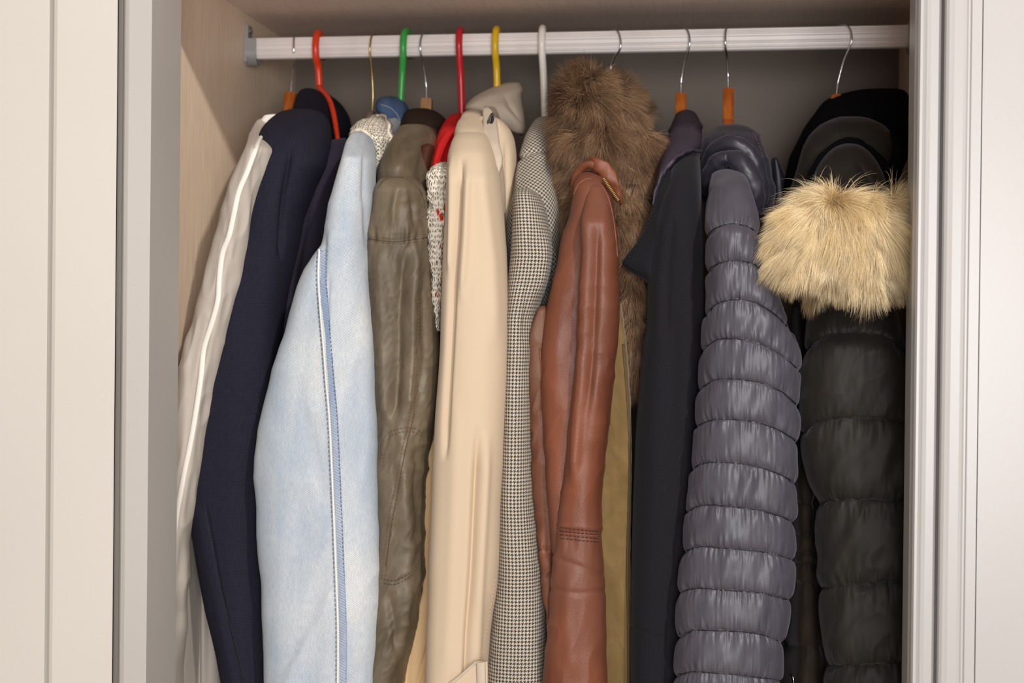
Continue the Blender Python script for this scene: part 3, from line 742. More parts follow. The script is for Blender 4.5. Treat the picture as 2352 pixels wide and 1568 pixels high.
# ------------------------------------------------------------------ 3 plum navy jacket
body(g, M['navycollar'], sl, 232, hw=.014)
g = garment('jacket', 857, 262, 'dark plum-navy jacket tucked between the navy blazer and the denim jacket', 'jacket')
sl = Loft('sleeve', g, M['plum'], [(318, 772, 812, 1.76, .03), (345, 735, 812, 1.74, .04), (380, 703, 800), (420, 683, 790), (470, 669, 778), (530, 664, 765), (600, 653, 752), (700, 637, 742), (800, 624, 740), (900, 612, 735), (1100, 604, 730), (1500, 610, 730), (1700, 610, 730)], d=1.715, hd=.035, cap=24, nf=90,
     folds=[drape(.002, 40, 400, 12), ridge([(722, 400), (698, 480), (680, 600), (660, 760)], 10, -.004), ridge([(745, 380), (725, 470), (710, 600), (680, 800)], 16, .003)])

# ------------------------------------------------------------------ 4 denim jacket
body(g, M['plum'], sl, 300, hw=.011)
g = garment('denim_jacket', 921, 232, 'light-wash blue denim jacket with crochet shoulder under the green hanger', 'jacket')
sl = Loft('sleeve', g, M['denim'], [(303, 824, 840, 1.70, .02), (312, 816, 846, 1.68, .035), (335, 806, 851, 1.655, .045), (370, 795, 854), (420, 780, 855), (470, 765, 853), (530, 752, 849), (568, 742, 846), (595, 722, 846), (620, 706, 847), (660, 690, 850), (700, 679, 853), (770, 660, 858), (800, 648, 860), (860, 630, 863), (930, 609, 866), (985, 595, 868), (1050, 587, 870), (1100, 586, 872), (1200, 591, 875), (1300, 598, 875), (1400, 606, 872), (1500, 611, 867), (1568, 610, 861), (1720, 612, 852)],
          d=1.60, hd=.040, n=2.6, cap=14, nf=150, step=3.5, sm=5,
          folds=[drape(.0016, 60, 500, 14), ridge([(838, 330), (838, 450), (848, 580)], 6, -.0028), ridge([(748, 520), (741, 590), (738, 680)], 9, -.004), ridge([(730, 600), (700, 680), (680, 760)], 22, .003),
                 ridge([(757, 620), (752, 800), (764, 1000), (778, 1300), (785, 1700)], 4, -.0014), ridge([(737, 620), (738, 700), (748, 850), (760, 1050), (768, 1200), (776, 1450), (777, 1700)], 5, .0016), crumple(.0010, 70, 90, 3, .5),
                 ridge([(820, 820), (830, 960), (822, 1100)], 14, -.0016), ridge([(690, 900), (720, 1040), (740, 1160)], 16, -.0014), ridge([(650, 1568), (690, 1500), (720, 1430)][::-1], 12, .0016), ridge([(770, 1330), (740, 1420), (680, 1530), (640, 1620)], 14, .002)])
sp = [(741, 574), (739, 640), (744, 720), (751, 800), (757, 880), (764, 960), (769, 1060), (775, 1200), (780, 1330), (784, 1450), (783, 1640)]
sl.strip('seam', [(x + 3, y) for x, y in sp], .0094, M['denimseam'], lift=.0011, n=160, label='raised double-stitched seam with bluer edges')
sl.strip('seam_ridge', [(x - 7, y) for x, y in sp], .0026, M['denimwhite'], lift=.0022, n=160, label='white frayed ridge of the seam')
sl.stitch('stitching', [(x + 11, y) for x, y in sp], M['denimthread'], .003, .0016, .0006, .0012)
sl.stitch('stitching', [(x - 12, y) for x, y in sp], M['denimthread'], .004, .0012, .0005, .0006)
cuf = Loft('collar', g, M['denimdark'], [(222, 884, 912, 1.87, .02), (232, 868, 929, 1.86, .03), (250, 864, 938, 1.85, .035), (275, 874, 939, 1.84, .035), (300, 886, 931, 1.83, .03), (330, 894, 918, 1.82, .025), (362, 900, 908, 1.81, .015)], n=2.2, nf=60, cap=12, sm=6, folds=[ridge([(880, 238), (900, 270), (905, 330)], 4, .002), hseam([(865, 262), (885, 256), (905, 268), (915, 300)], 3, -.002)])
cuf.stitch('stitching', [(875, 240), (900, 250), (918, 275), (916, 310)], M['denimwhite'], .0022, .001, .0005)
yk = Loft('crochet_yoke', g, M['crochet'], [(264, 868, 882, 1.80, .02), (276, 842, 893, 1.77, .03), (290, 818, 898, 1.75, .035), (306, 806, 900, 1.735, .035), (325, 820, 902, 1.73, .035), (350, 835, 901, 1.73, .03), (380, 840, 894, 1.73, .03), (405, 845, 884, 1.73, .025), (430, 850, 866, 1.73, .015)], n=2.2, nf=70, step=2.5, cap=8, sm=5, label='cream open crochet shoulder panel', folds=[crumple(.002, 12, 26, 2, .1), lambda x, y: .0011 * noise(x / 4, y / 3, 3)])
yk.strip('rolled_edge', [(804, 316), (808, 306), (824, 299), (838, 303), (849, 318), (855, 350), (857, 390), (858, 425)], .0052, M['knitroll'], lift=.0026)
yk.strip('rolled_edge', [(868, 266), (882, 266), (893, 285), (899, 315), (901, 345), (893, 380), (877, 410), (862, 428)], .0042, M['knitroll'], lift=.002)

# ------------------------------------------------------------------ 5 olive waxed jacket
body(g, M['denim'], sl, 262, hw=.015)
g = garment('waxed_jacket', 980, 245, 'olive-brown waxed jacket with a gathered sleeve seam, right of the denim jacket', 'jacket')
Loft('shoulder', g, M['olive'], [(290, 930, 1000, 1.80, .05), (320, 918, 1003, 1.76, .07), (350, 901, 998, 1.73, .08), (400, 880, 988, 1.69, .08), (450, 868, 985, 1.68, .06), (500, 860, 985, 1.68, .05)], nf=70, cap=14, sm=8, folds=[ridge([(935, 310), (915, 380), (895, 450)], 14, .002), ridge([(975, 320), (965, 400), (975, 480)], 10, -.002)])
ys = [(842, 548), (900, 553), (940, 549), (990, 544)]
sl = Loft('sleeve', g, M['olive'], [(402, 890, 945, 1.65, .025), (415, 876, 962, 1.635, .035), (440, 866, 978, 1.63, .045), (480, 858, 984), (520, 851, 986), (560, 844, 987), (600, 842, 990), (650, 842, 995), (700, 844, 1000), (740, 846, 1003), (800, 850, 1008), (880, 852, 1006), (930, 854, 1003), (1000, 858, 990), (1070, 865, 980), (1150, 866, 975), (1250, 864, 973), (1320, 866, 975), (1400, 862, 960), (1480, 858, 940), (1568, 850, 925), (1700, 840, 905)],
          d=1.635, hd=.045, cap=16, nf=130, step=3, sm=7,
          folds=[drape(.0024, 26, 400, 21), gathers(ys, 26, .0034, 9, 4), hseam(ys, 4, -.002), hseam([(842, 540), (900, 543), (940, 539), (990, 535)], 3, -.0008), ridge([(915, 420), (905, 480), (900, 540)], 9, .0045), ridge([(940, 425), (950, 480), (955, 540)], 8, -.0045), ridge([(930, 560), (918, 700), (915, 860), (905, 960)], 13, -.0075),
                 ridge([(955, 560), (948, 680), (948, 800), (940, 960)], 12, .0065), ridge([(870, 570), (875, 700), (880, 900), (890, 980)], 14, .005), ridge([(982, 600), (972, 700), (975, 820), (960, 930)], 8, -.003), ridge([(925, 1060), (930, 1160), (940, 1260), (930, 1330)], 12, .004), ridge([(960, 1020), (955, 1130), (963, 1230)], 9, -.003),
                 gathers([(880, 1000), (975, 985)], 22, .003, 12, 6), crumple(.0005, 13, 20, 15, .4), lambda x, y: crumple(.0018, 34, 60, 8, .6)(x, y) * np.clip((y - 950) / 100, .15, 1), ridge([(890, 1350), (905, 1430), (915, 1520), (900, 1600)], 10, -.004), ridge([(935, 1330), (928, 1420), (905, 1560)], 10, .004)])
sl.strip('seam', [(846, 547), (870, 552), (900, 555), (930, 553), (955, 549), (984, 545)], .0014, M['oliveshade'], lift=.0006)
sl.stitch('stitching', [(847, 542), (900, 545), (950, 539), (984, 536)], M['olivethread'], .003, .0012, .0004)
sl.stitch('stitching', [(846, 551), (900, 559), (940, 557), (984, 549)], M['olivethread'], .003, .0012, .0005)
sl.strip('seam', [(868, 432), (882, 414), (905, 407), (930, 410), (953, 424), (972, 450), (981, 478)], .0013, M['oliveshade'], lift=.0008, label='armhole seam')
for q in (0, 9):
    sl.stitch('stitching', [(972 - q, 690), (968 - q, 780), (958 - q, 870), (951 - q, 950), (938 - q, 1010), (927 - q, 1060), (914 - q, 1130), (902 - q, 1190), (893 - q, 1260), (884 - q, 1330)], M['olivethread'], .003, .0014, .0005)
    sl.stitch('stitching', [(873 + q * .6, 1062 + q), (880 + q, 1015 + q), (896, 992 + q), (930, 982 + q), (958, 985 + q), (976, 1003 + q)], M['olivethread'], .003, .0014, .0005)
    sl.stitch('stitching', [(882, 1330 + q), (910, 1332 + q), (945, 1312 + q), (968, 1278 + q)], M['oliveshade'], .003, .0014, .0005)
sl.strip('seam', [(952, 950), (930, 1040), (914, 1130), (900, 1200), (886, 1300)], .0011, M['oliveshade'], lift=.0005)
Loft('collar', g, M['olivedark'], [(249, 950, 985, 1.86, .02), (256, 936, 1003, 1.86, .03), (270, 926, 1022, 1.85, .04), (290, 922, 1032, 1.84, .045), (320, 916, 1018, 1.82, .045), (350, 915, 1004, 1.80, .04), (400, 930, 990, 1.78, .03)], nf=60, cap=12, sm=7, folds=[hseam([(920, 300), (960, 282), (1000, 290), (1030, 300)], 5, -.003), ridge([(985, 260), (1000, 300), (985, 380)], 8, .003)])
Loft('edge_strip', g, M['rust'], [(330, 968, 1000), (370, 964, 990), (400, 970, 984), (425, 974, 984)], d=1.685, hd=.012, nf=30, cap=14, label='rust-brown reflection built as a strip')  # rust reflection on the olive cloth, modelled as a coloured strip

# ------------------------------------------------------------------ 6 red garment
body(g, M['olive'], sl, 292, hw=.012)
g = garment('red_jacket', 1062, 268, 'bright red jacket showing its curved collar between olive jacket and trench', 'jacket')
cl = Loft('collar', g, M['redcloth'], [(260, 1046, 1066, 1.82, .015), (272, 1030, 1070, 1.81, .025), (300, 1014, 1072, 1.79, .035), (330, 1003, 1070, 1.77, .035), (360, 995, 1062, 1.75, .035), (390, 988, 1050, 1.73, .03), (425, 985, 1030, 1.72, .02)], nf=70, cap=12, sm=6, step=2.5,
          folds=[ridge([(1062, 300), (1040, 315), (1025, 335), (1014, 365), (1008, 400)], 6, -.007, 15), ridge([(1048, 290), (1028, 305), (1013, 330), (1003, 365), (997, 400)], 6, .004, 15)])
cl.strip('collar_edge', [(1060, 308), (1040, 314), (1025, 330), (1014, 355), (1004, 385), (992, 412)], .0028, M['redcloth'], lift=.002)

# ------------------------------------------------------------------ 7 flecked knit
body(g, M['redcloth'], cl, 285, hw=.008)
g = garment('cardigan', 1010, 372, 'cream chunky-knit cardigan with red flecks, beside the trench coat', 'cardigan')
sl = Loft('sleeve', g, M['knit'], [(372, 1012, 1032, 1.68, .02), (384, 998, 1046, 1.67, .03), (402, 985, 1052), (450, 983, 1048), (520, 985, 1042), (600, 989, 1036), (680, 998, 1026), (730, 1005, 1018), (760, 1008, 1014)], d=1.655, hd=.03, cap=18, nf=70, step=2.5, sm=6,
     folds=[lambda x, y: .0018 * noise(x / 5, y / 6, 4), lambda x, y: .003 * noise(x / 14, y / 30, 6), ridge([(1028, 400), (1026, 560), (1020, 700)], 6, -.004)])

# ------------------------------------------------------------------ 8 cream trench coat
body(g, M['knit'], sl, 385, hw=.007)
g = garment('trench_coat', 1143, 215, 'cream gabardine trench coat with buttoned tab, hanging from the yellow hanger', 'coat')
col = Loft('collar', g, M['trenchgrey'], [(192, 1162, 1194, 1.87, .01), (200, 1138, 1196, 1.865, .018), (212, 1112, 1197, 1.86, .024), (228, 1085, 1198, 1.85, .03), (248, 1070, 1201, 1.84, .034), (268, 1090, 1204, 1.835, .034), (285, 1130, 1206, 1.835, .03), (298, 1160, 1207, 1.835, .022), (308, 1186, 1203, 1.835, .012)], n=2.6, nf=90, step=2.5, sm=5,
           folds=[hseam([(1060, 262), (1100, 232), (1140, 215), (1195, 205)], 10, .003), ridge([(1130, 205), (1150, 240), (1190, 290)], 10, .0025), ridge([(1150, 200), (1172, 245), (1205, 290)], 6, -.003)])
col.stitch('stitching', [(1135, 276), (1160, 292), (1180, 299), (1200, 298)], M['thread'], .0026, .0012, .0004)
sh = Loft('shoulder', g, M['trench'], [(252, 1080, 1112, 1.79, .02), (262, 1066, 1118, 1.77, .03), (285, 1056, 1126, 1.74, .045), (310, 1050, 1136, 1.71, .06), (340, 1048, 1146, 1.69, .06), (400, 1050, 1156, 1.68, .05), (460, 1055, 1160, 1.68, .04), (560, 1060, 1160, 1.68, .035)], nf=90, cap=12, sm=8, step=3,
          folds=[hseam([(1060, 272), (1080, 262), (1112, 258)], 5, -.002), ridge([(1095, 270), (1085, 330)], 16, .002)])
Loft('back_panel', g, M['trench'], [(268, 1095, 1140), (290, 1098, 1168), (315, 1102, 1180), (350, 1110, 1185), (430, 1146, 1186), (500, 1148, 1180), (560, 1150, 1170), (610, 1152, 1160)], d=1.73, hd=.03, nf=50, cap=14, step=4, folds=[ridge([(1162, 320), (1166, 420), (1160, 540)], 6, -.003)])
tb = Loft('epaulette', g, M['trenchgrey'], [(243, 1112, 1121, 1.735, .005), (256, 1109, 1131, 1.722, .006), (275, 1109, 1141, 1.700, .006), (300, 1110, 1144, 1.672, .006), (330, 1111, 1147, 1.648, .006), (360, 1118, 1155, 1.635, .006), (380, 1126, 1154, 1.63, .006), (402, 1138, 1147, 1.63, .005)], d=1.655, hd=.006, n=3, nf=40, cap=6, sm=5, step=3, folds=[ridge([(1115, 250), (1113, 310), (1122, 360), (1140, 398)], 3, .0016), ridge([(1128, 300), (1138, 350)], 6, .002)])
V = []; nb = 24
for rr, dy in ((.0, -.0075), (.6, -.0078), (.85, -.0092), (1, -.0078), (.96, -.004)):
    c = P(1129, 279, 1.690)
    for j in range(nb):
        a = 2 * math.pi * j / nb; u, v = math.cos(a) * rr * .0034, math.sin(a) * rr * .0098; t = -.28
        V.append((c[0] + u * math.cos(t) - v * math.sin(t), c[1] + dy, c[2] + (u * math.sin(t) + v * math.cos(t))))
Fc = [[i * nb + j, i * nb + (j + 1) % nb, (i + 1) * nb + (j + 1) % nb, (i + 1) * nb + j] for i in range(4) for j in range(nb)]
mesh('button', V, Fc, M['button'], tb.ob)
sl = Loft('sleeve', g, M['trench'], [(300, 1064, 1112, 1.69, .015), (308, 1054, 1120, 1.675, .03), (326, 1044, 1130, 1.66, .042), (360, 1035, 1140, 1.64, .05), (420, 1030, 1149), (500, 1027, 1156), (580, 1021, 1162), (700, 1017, 1168), (800, 1014, 1168), (860, 1010, 1167), (950, 1003, 1163), (1050, 998, 1158), (1150, 995, 1151), (1280, 990, 1146), (1350, 989, 1140), (1400, 987, 1131), (1450, 984, 1125), (1568, 980, 1118), (1720, 976, 1110)],
          d=1.615, hd=.045, n=2.4, cap=12, nf=130, step=3.5, sm=10,
          folds=[drape(.0012, 36, 600, 31), ridge([(1062, 360), (1055, 430), (1050, 540), (1042, 640), (1036, 760), (1028, 900), (1022, 1060)], 7, -.010, 80), ridge([(1078, 360), (1074, 430), (1070, 540), (1060, 700)], 9, .005, 60), ridge([(1040, 350), (1038, 500), (1034, 640)], 6, .004),
                 ridge([(1100, 330), (1108, 440), (1130, 600), (1140, 800)], 16, .0035, 80), ridge([(1098, 980), (1092, 1120), (1084, 1300), (1074, 1450), (1068, 1640)], 8, -.008, 100), ridge([(1120, 980), (1112, 1150), (1102, 1350), (1090, 1600)], 11, .005, 100), ridge([(1050, 900), (1040, 1200), (1025, 1600)], 16, .0024, 100)])
sl.stitch('stitching', [(1146, 1330), (1138, 1360), (1128, 1400), (1117, 1450), (1109, 1500)], M['thread'], .003, .0015, .0005)
po = Loft('pocket', g, M['trench'], [(1518, 1094, 1120), (1530, 1082, 1121), (1545, 1062, 1121), (1560, 1046, 1121), (1568, 1030, 1121), (1640, 1025, 1121)], d=1.566, hd=.004, n=4, nf=40, sm=4, step=3)
po.strip('pocket_edge', [(1040, 1566), (1062, 1548), (1082, 1530), (1094, 1520)], .003, M['trenchgrey'], lift=.0014, n=30)
po.strip('pocket_tab', [(1104, 1516), (1105, 1545), (1106, 1580)], .0105, M['trenchgrey'], lift=.0022, n=24)
Loft('front_panel', g, M['edge_strip'], [(900, 1000, 1014), (1000, 985, 1012), (1100, 979, 1008), (1200, 975, 1004), (1300, 974, 1002), (1360, 972, 1000), (1420, 952, 998), (1500, 932, 994), (1568, 918, 990), (1720, 900, 985)], d=1.655, hd=.012, n=3, nf=50, sm=8, folds=[ridge([(990, 1460), (970, 1530), (945, 1620)], 6, -.003), drape(.001, 14, 120, 7)], label='peach front panel edge showing left of the sleeve')

# ------------------------------------------------------------------ 9 houndstooth coat
body(g, M['trenchgrey'], sl, 238, hw=.014)
g = garment('houndstooth_coat', 1250, 262, 'black and cream houndstooth wool coat between the trench and the leather jacket', 'coat')
Loft('collar', g, M['hound'], [(268, 1240, 1262, 1.80, .02), (285, 1224, 1270, 1.79, .03), (320, 1206, 1275, 1.77, .04), (350, 1198, 1278, 1.76, .045), (400, 1190, 1282, 1.74, .05), (440, 1183, 1286, 1.72, .05), (480, 1172, 1290, 1.71, .05), (520, 1164, 1292, 1.71, .045), (570, 1162, 1288, 1.71, .04), (610, 1163, 1280, 1.71, .035), (700, 1168, 1262, 1.71, .03)], nf=80, cap=14, step=3, rot=.62,
     folds=[hseam([(1195, 366), (1215, 352), (1240, 346), (1262, 350)], 5, -.0045), ridge([(1205, 330), (1192, 400), (1185, 450)], 6, .003), ridge([(1180, 480), (1188, 560), (1182, 640)], 7, -.004), ridge([(1262, 540), (1272, 600), (1255, 680)], 8, .004)])
sl = Loft('sleeve', g, M['hound'], [(432, 1192, 1228, 1.66, .025), (445, 1184, 1240, 1.655, .035), (480, 1181, 1252, 1.65, .04), (540, 1179, 1263), (590, 1176, 1270), (640, 1172, 1262), (690, 1170, 1243), (730, 1168, 1232), (800, 1167, 1228), (900, 1163, 1226), (1050, 1156, 1228), (1150, 1149, 1232), (1300, 1144, 1246), (1400, 1134, 1252), (1500, 1124, 1256), (1568, 1116, 1260), (1720, 1108, 1264)], d=1.645, hd=.045, cap=22, nf=110, step=3.5, sm=9,
     folds=[drape(.0018, 30, 400, 40), ridge([(1228, 520), (1215, 640), (1205, 800)], 10, -.003), ridge([(1255, 520), (1250, 620), (1232, 700)], 8, .003)])

# ------------------------------------------------------------------ 10 leather jacket with brown fur collar
body(g, M['hound'], sl, 285, hw=.013)
g = garment('leather_jacket', 1402, 200, 'cognac leather jacket with a big brown fur collar and zip', 'jacket')
up = Loft('upper_sleeve', g, M['leather'], [(392, 1338, 1366, 1.665, .015), (402, 1328, 1382, 1.655, .025), (425, 1319, 1400, 1.645, .035), (460, 1315, 1409, 1.64, .04), (500, 1309, 1412), (540, 1299, 1412), (580, 1290, 1412), (640, 1276, 1405), (690, 1263, 1400), (740, 1252, 1395), (800, 1245, 1385), (900, 1243, 1370), (1000, 1248, 1350), (1100, 1256, 1330), (1200, 1266, 1318), (1260, 1272, 1310)],
          d=1.635, hd=.042, cap=18, nf=110, step=3, folds=[ridge([(1306, 500), (1290, 640), (1275, 800), (1268, 950)], 22, .003), drape(.0014, 24, 200, 3), crumple(.0006, 30, 50, 4, .4)])
sl = lo = Loft('sleeve', g, M['leather'], [(412, 1350, 1378, 1.64, .015), (430, 1345, 1394, 1.632, .025), (470, 1343, 1407, 1.625, .033), (520, 1340, 1415), (600, 1338, 1421), (700, 1333, 1423), (780, 1328, 1419), (850, 1324, 1412), (900, 1318, 1407), (960, 1311, 1400), (1030, 1302, 1390), (1100, 1294, 1383), (1180, 1285, 1380), (1230, 1280, 1381), (1280, 1273, 1384), (1380, 1262, 1389), (1480, 1254, 1391), (1568, 1248, 1393), (1720, 1240, 1396)],
          d=1.61, hd=.040, n=2.5, cap=22, nf=130, step=3, sm=8,
          folds=[ridge([(1352, 440), (1350, 560), (1345, 700), (1338, 850), (1325, 1000), (1315, 1120)], 11, .006, 60), ridge([(1374, 500), (1368, 650), (1362, 800), (1350, 950)], 9, -.0035, 60), hseam([(1280, 1220), (1382, 1229)], 9, -.0012), hseam([(1280, 1206), (1382, 1213)], 5, .0008), gathers([(1280, 1236), (1382, 1244)], 30, .0022, 13, 2),
                 crumple(.0011, 44, 52, 7, .25), drape(.001, 30, 200, 5), hseam([(1290, 1285), (1330, 1300), (1380, 1318)], 7, -.0015), hseam([(1262, 1352), (1330, 1362), (1385, 1356)], 6, -.0012), ridge([(1310, 1300), (1300, 1420), (1320, 1560)], 16, .002)])
for yy, ww in ((1211, .0006), (1219, .0007), (1227, .0007), (1235, .0006)):
    lo.stitch('stitching', [(1286, yy), (1330, yy + 5), (1376, yy + 9)], M['leatherthread'], .0034, .0012, ww, .0006)
lo.strip('cuff_band', [(1284, 1223), (1330, 1227), (1379, 1231)], .0022, M['leatherpipe'], lift=.0006, n=40)
up.strip('armhole_piping', [(1319, 445), (1328, 424), (1345, 412), (1360, 410)], .0017, M['leatherpipe'], lift=.0012, n=40)
lo.strip('armhole_piping', [(1358, 411), (1376, 420), (1391, 440), (1402, 470), (1410, 510), (1416, 560), (1420, 590)], .0017, M['leatherpipe'], lift=.0012, n=50)
pn = Loft('under_sleeve', g, M['leatherdark'], [(700, 1244, 1262), (730, 1226, 1268), (765, 1212, 1272), (800, 1209, 1276), (900, 1212, 1290), (1000, 1216, 1296), (1100, 1221, 1296), (1200, 1230, 1292), (1260, 1236, 1288), (1300, 1242, 1284), (1350, 1248, 1280), (1385, 1254, 1276), (1420, 1258, 1270)], d=1.645, hd=.03, n=2.6, cap=18, nf=80, step=3, folds=[drape(.001, 18, 120, 11), hseam([(1230, 1262), (1280, 1258)], 4, -.002), gathers([(1230, 1262), (1280, 1258)], 20, .002, 9, 3), crumple(.0012, 20, 40, 4, .3)], label='darker worn leather under-sleeve')
pn.strip('piping', [(1240, 800), (1246, 880), (1252, 960), (1259, 1050), (1266, 1130), (1273, 1200), (1277, 1245)], .0018, M['leatherpipe'], lift=.0012, n=60)
pn.stitch('stitching', [(1258, 800), (1264, 880), (1270, 960), (1277, 1050), (1282, 1130), (1284, 1200)], M['leatherthread'], .003, .0014, .0006)
pn.strip('piping', [(1236, 1259), (1255, 1258), (1274, 1255)], .0018, M['leatherpipe'], lift=.0012, n=30)
# leather under-collar roll and zip
def sweep(name, parent, mat, pts, r, sx=1.0, n=60, k=14, label=None, nz=.0016):
    V, Fc = tube([P(a, b, c) for a, b, c in pts], r, n, k, sx); V = np.array(V)
    for i_ in range(3): V[:, i_] += nz * noise(V[:, 0] * 110 + V[:, 1] * 60, V[:, 2] * 110, 60 + i_); uv = [(i % k * .003, i // k * .002) for i in range(len(V))]
    return mesh(name, V, Fc, mat, parent, True, uv, label)
cr_ = sweep('collar_roll', g, M['leather'], [(1313, 500, 1.672), (1314, 450, 1.665), (1320, 412, 1.655), (1333, 388, 1.648), (1350, 377, 1.642), (1366, 380, 1.64)], [.0015, .0022, .003, .0042, .0052, .004], k=14)
sweep('collar_flap', g, M['leather'], [(1346, 372, 1.652), (1366, 374, 1.644), (1386, 390, 1.638), (1404, 414, 1.638), (1416, 440, 1.642), (1423, 468, 1.65)], [.003, .0066, .0080, .0078, .0058, .002], k=18, sx=.7, nz=.0028)
zz = crv([(1386, 410, 1.614), (1398, 428, 1.614), (1410, 446, 1.616), (1421, 462, 1.62)], 17); parts = []
for i in range(16):
    a, b = zz[i], zz[i + 1]; c = P(*((a + b) / 2)); parts.append(tube([c + np.array([-.0022, 0, -.001]), c + np.array([-.0006, -.0022, 0]), c + np.array([.0022, -.0006, .0014])], .0009, 6, 6))
mesh('zip', *joinm(parts), M['zip'], g)
# fur: collar mass and the strip running down inside the front
fb = Loft('fur_hide', g, M['furbase'], [(192, 1340, 1392), (206, 1322, 1420), (235, 1304, 1456), (275, 1294, 1482), (320, 1288, 1494), (360, 1284, 1496), (400, 1290, 1494), (450, 1310, 1488), (500, 1345, 1482), (540, 1380, 1476)], d=1.74, hd=.07, nf=60, cap=16, step=4, sm=6, folds=[lambda x, y: .008 * noise(x / 45, y / 45, 14)])
fs = Loft('fur_hide', g, M['furbase'], [(420, 1410, 1482), (520, 1424, 1480), (620, 1434, 1476), (720, 1440, 1478), (820, 1446, 1472), (880, 1450, 1466)], d=1.70, hd=.022, nf=40, cap=10, step=6)


def flow_brown(X, Y):
    cx = (X - 1385) / 130; zone = np.exp(-((Y - 215) / 45) ** 2)
    return np.stack([cx * .45 + .12 * noise(X / 40, Y / 40, 2) + zone * (.5 + .25 * noise(X / 26, Y / 30, 77)), -.12 + 0 * X, -.75 + .45 * zone + .25 * noise(X / 35, Y / 35, 8)], -1)


fb2 = Loft('fur_hide', g, M['furbase'], [(196, 1336, 1376), (206, 1320, 1410), (222, 1308, 1440), (250, 1306, 1470), (280, 1330, 1490)], d=1.80, hd=.03, nf=40, cap=8, step=3, sm=4)
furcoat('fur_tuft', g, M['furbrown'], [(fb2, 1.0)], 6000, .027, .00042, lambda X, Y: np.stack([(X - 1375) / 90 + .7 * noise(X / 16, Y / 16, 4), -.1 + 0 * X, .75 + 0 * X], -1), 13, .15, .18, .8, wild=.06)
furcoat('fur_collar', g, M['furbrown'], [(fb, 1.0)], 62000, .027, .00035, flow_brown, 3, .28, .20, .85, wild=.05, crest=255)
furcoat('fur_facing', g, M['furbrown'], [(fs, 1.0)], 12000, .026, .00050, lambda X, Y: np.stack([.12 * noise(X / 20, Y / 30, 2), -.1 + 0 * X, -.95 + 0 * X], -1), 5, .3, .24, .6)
fl_ = Loft('fur_hide', g, M['furbase'], [(380, 1282, 1312), (430, 1276, 1318), (500, 1282, 1312), (560, 1288, 1300)], d=1.715, hd=.02, nf=30, cap=10, step=6)
furcoat('fur_facing', g, M['furbrown'], [(fl_, 1.0)], 3500, .022, .00050, lambda X, Y: np.stack([-.1 + 0 * X, -.1 + 0 * X, -.9 + 0 * X], -1), 6, .3, .24, .6)

# ------------------------------------------------------------------ 11 tan suede coat
body(g, M['leatherdark'], sl, 320, hw=.012)
g = garment('suede_coat', 1440, 420, 'olive-tan suede coat, a narrow strip right of the leather sleeve', 'coat')
Loft('body', g, M['suede'], None, world=[(1.60, float(P(1440, 400, 1.8)[0]) - .004, .004, 1.84, .03), (1.585, float(P(1436, 420, 1.8)[0]) - .004, .008, 1.83, .08), (1.55, float(P(1430, 500, 1.8)[0]) - .006, .009, 1.83, .13), (1.48, float(P(1424, 700, 1.8)[0]) - .008, .009, 1.83, .15), (.55, float(P(1424, 1400, 1.8)[0]) - .008, .009, 1.83, .15)], n=3, nf=60, step=12)
sd = Loft('front_panel', g, M['suede'], [(690, 1400, 1424), (720, 1390, 1430), (780, 1380, 1436), (850, 1372, 1442), (950, 1366, 1450), (1050, 1362, 1452), (1200, 1360, 1449), (1300, 1360, 1447), (1450, 1362, 1449), (1568, 1364, 1450), (1760, 1362, 1450)], d=1.665, hd=.012, n=4, cap=20, nf=70, folds=[drape(.0012, 18, 160, 18), crumple(.0006, 30, 40, 6, .3)])
sd.strip('edge_binding', [(1431, 790), (1437, 860), (1443, 950), (1446, 1050), (1443, 1200), (1441, 1300), (1443, 1450), (1444, 1640)], .0034, M['suededge'], lift=.0012, n=90)

# ------------------------------------------------------------------ 12 black wool coat
g = garment('wool_coat', 1564, 250, 'black-navy felted wool coat with plum leather collar and pointed lapel', 'coat')
sl = Loft('sleeve', g, M['wool'], [(332, 1576, 1604, 1.77, .03), (350, 1564, 1607, 1.75, .04), (375, 1550, 1609, 1.725, .05), (410, 1532, 1610, 1.69, .05), (450, 1518, 1611, 1.665, .045), (520, 1503, 1614), (600, 1494, 1617), (650, 1489, 1618), (740, 1489, 1620), (800, 1480, 1620), (900, 1470, 1620), (1000, 1460, 1618), (1150, 1452, 1612), (1300, 1448, 1600), (1450, 1447, 1592), (1568, 1447, 1588), (1720, 1447, 1584)],
          d=1.655, hd=.045, cap=22, nf=110, step=4, folds=[ridge([(1548, 480), (1532, 620), (1528, 780)], 12, -.0035), drape(.0018, 36, 400, 50), ridge([(1572, 1000), (1560, 1200), (1535, 1400), (1528, 1600)], 3.5, -.0016), ridge([(1580, 500), (1585, 700), (1570, 1000)], 20, .003), hseam([(1450, 1440), (1500, 1458), (1550, 1470)], 4, -.001)])
lp = Loft('lapel', g, M['wool'], [(395, 1516, 1545, 1.66, .01), (440, 1508, 1540), (480, 1496, 1532), (520, 1481, 1522), (555, 1462, 1512), (580, 1442, 1505), (597, 1429, 1502), (606, 1427, 1500), (620, 1442, 1498), (632, 1462, 1497), (645, 1482, 1496), (655, 1490, 1495)], d=1.64, hd=.006, n=3, nf=60, sm=3, step=3, tilt=-.008)
lp.stitch('stitching', [(1505, 470), (1482, 530), (1455, 578), (1438, 602), (1470, 625)], M['seamdark'], .003, .0014, .0005)
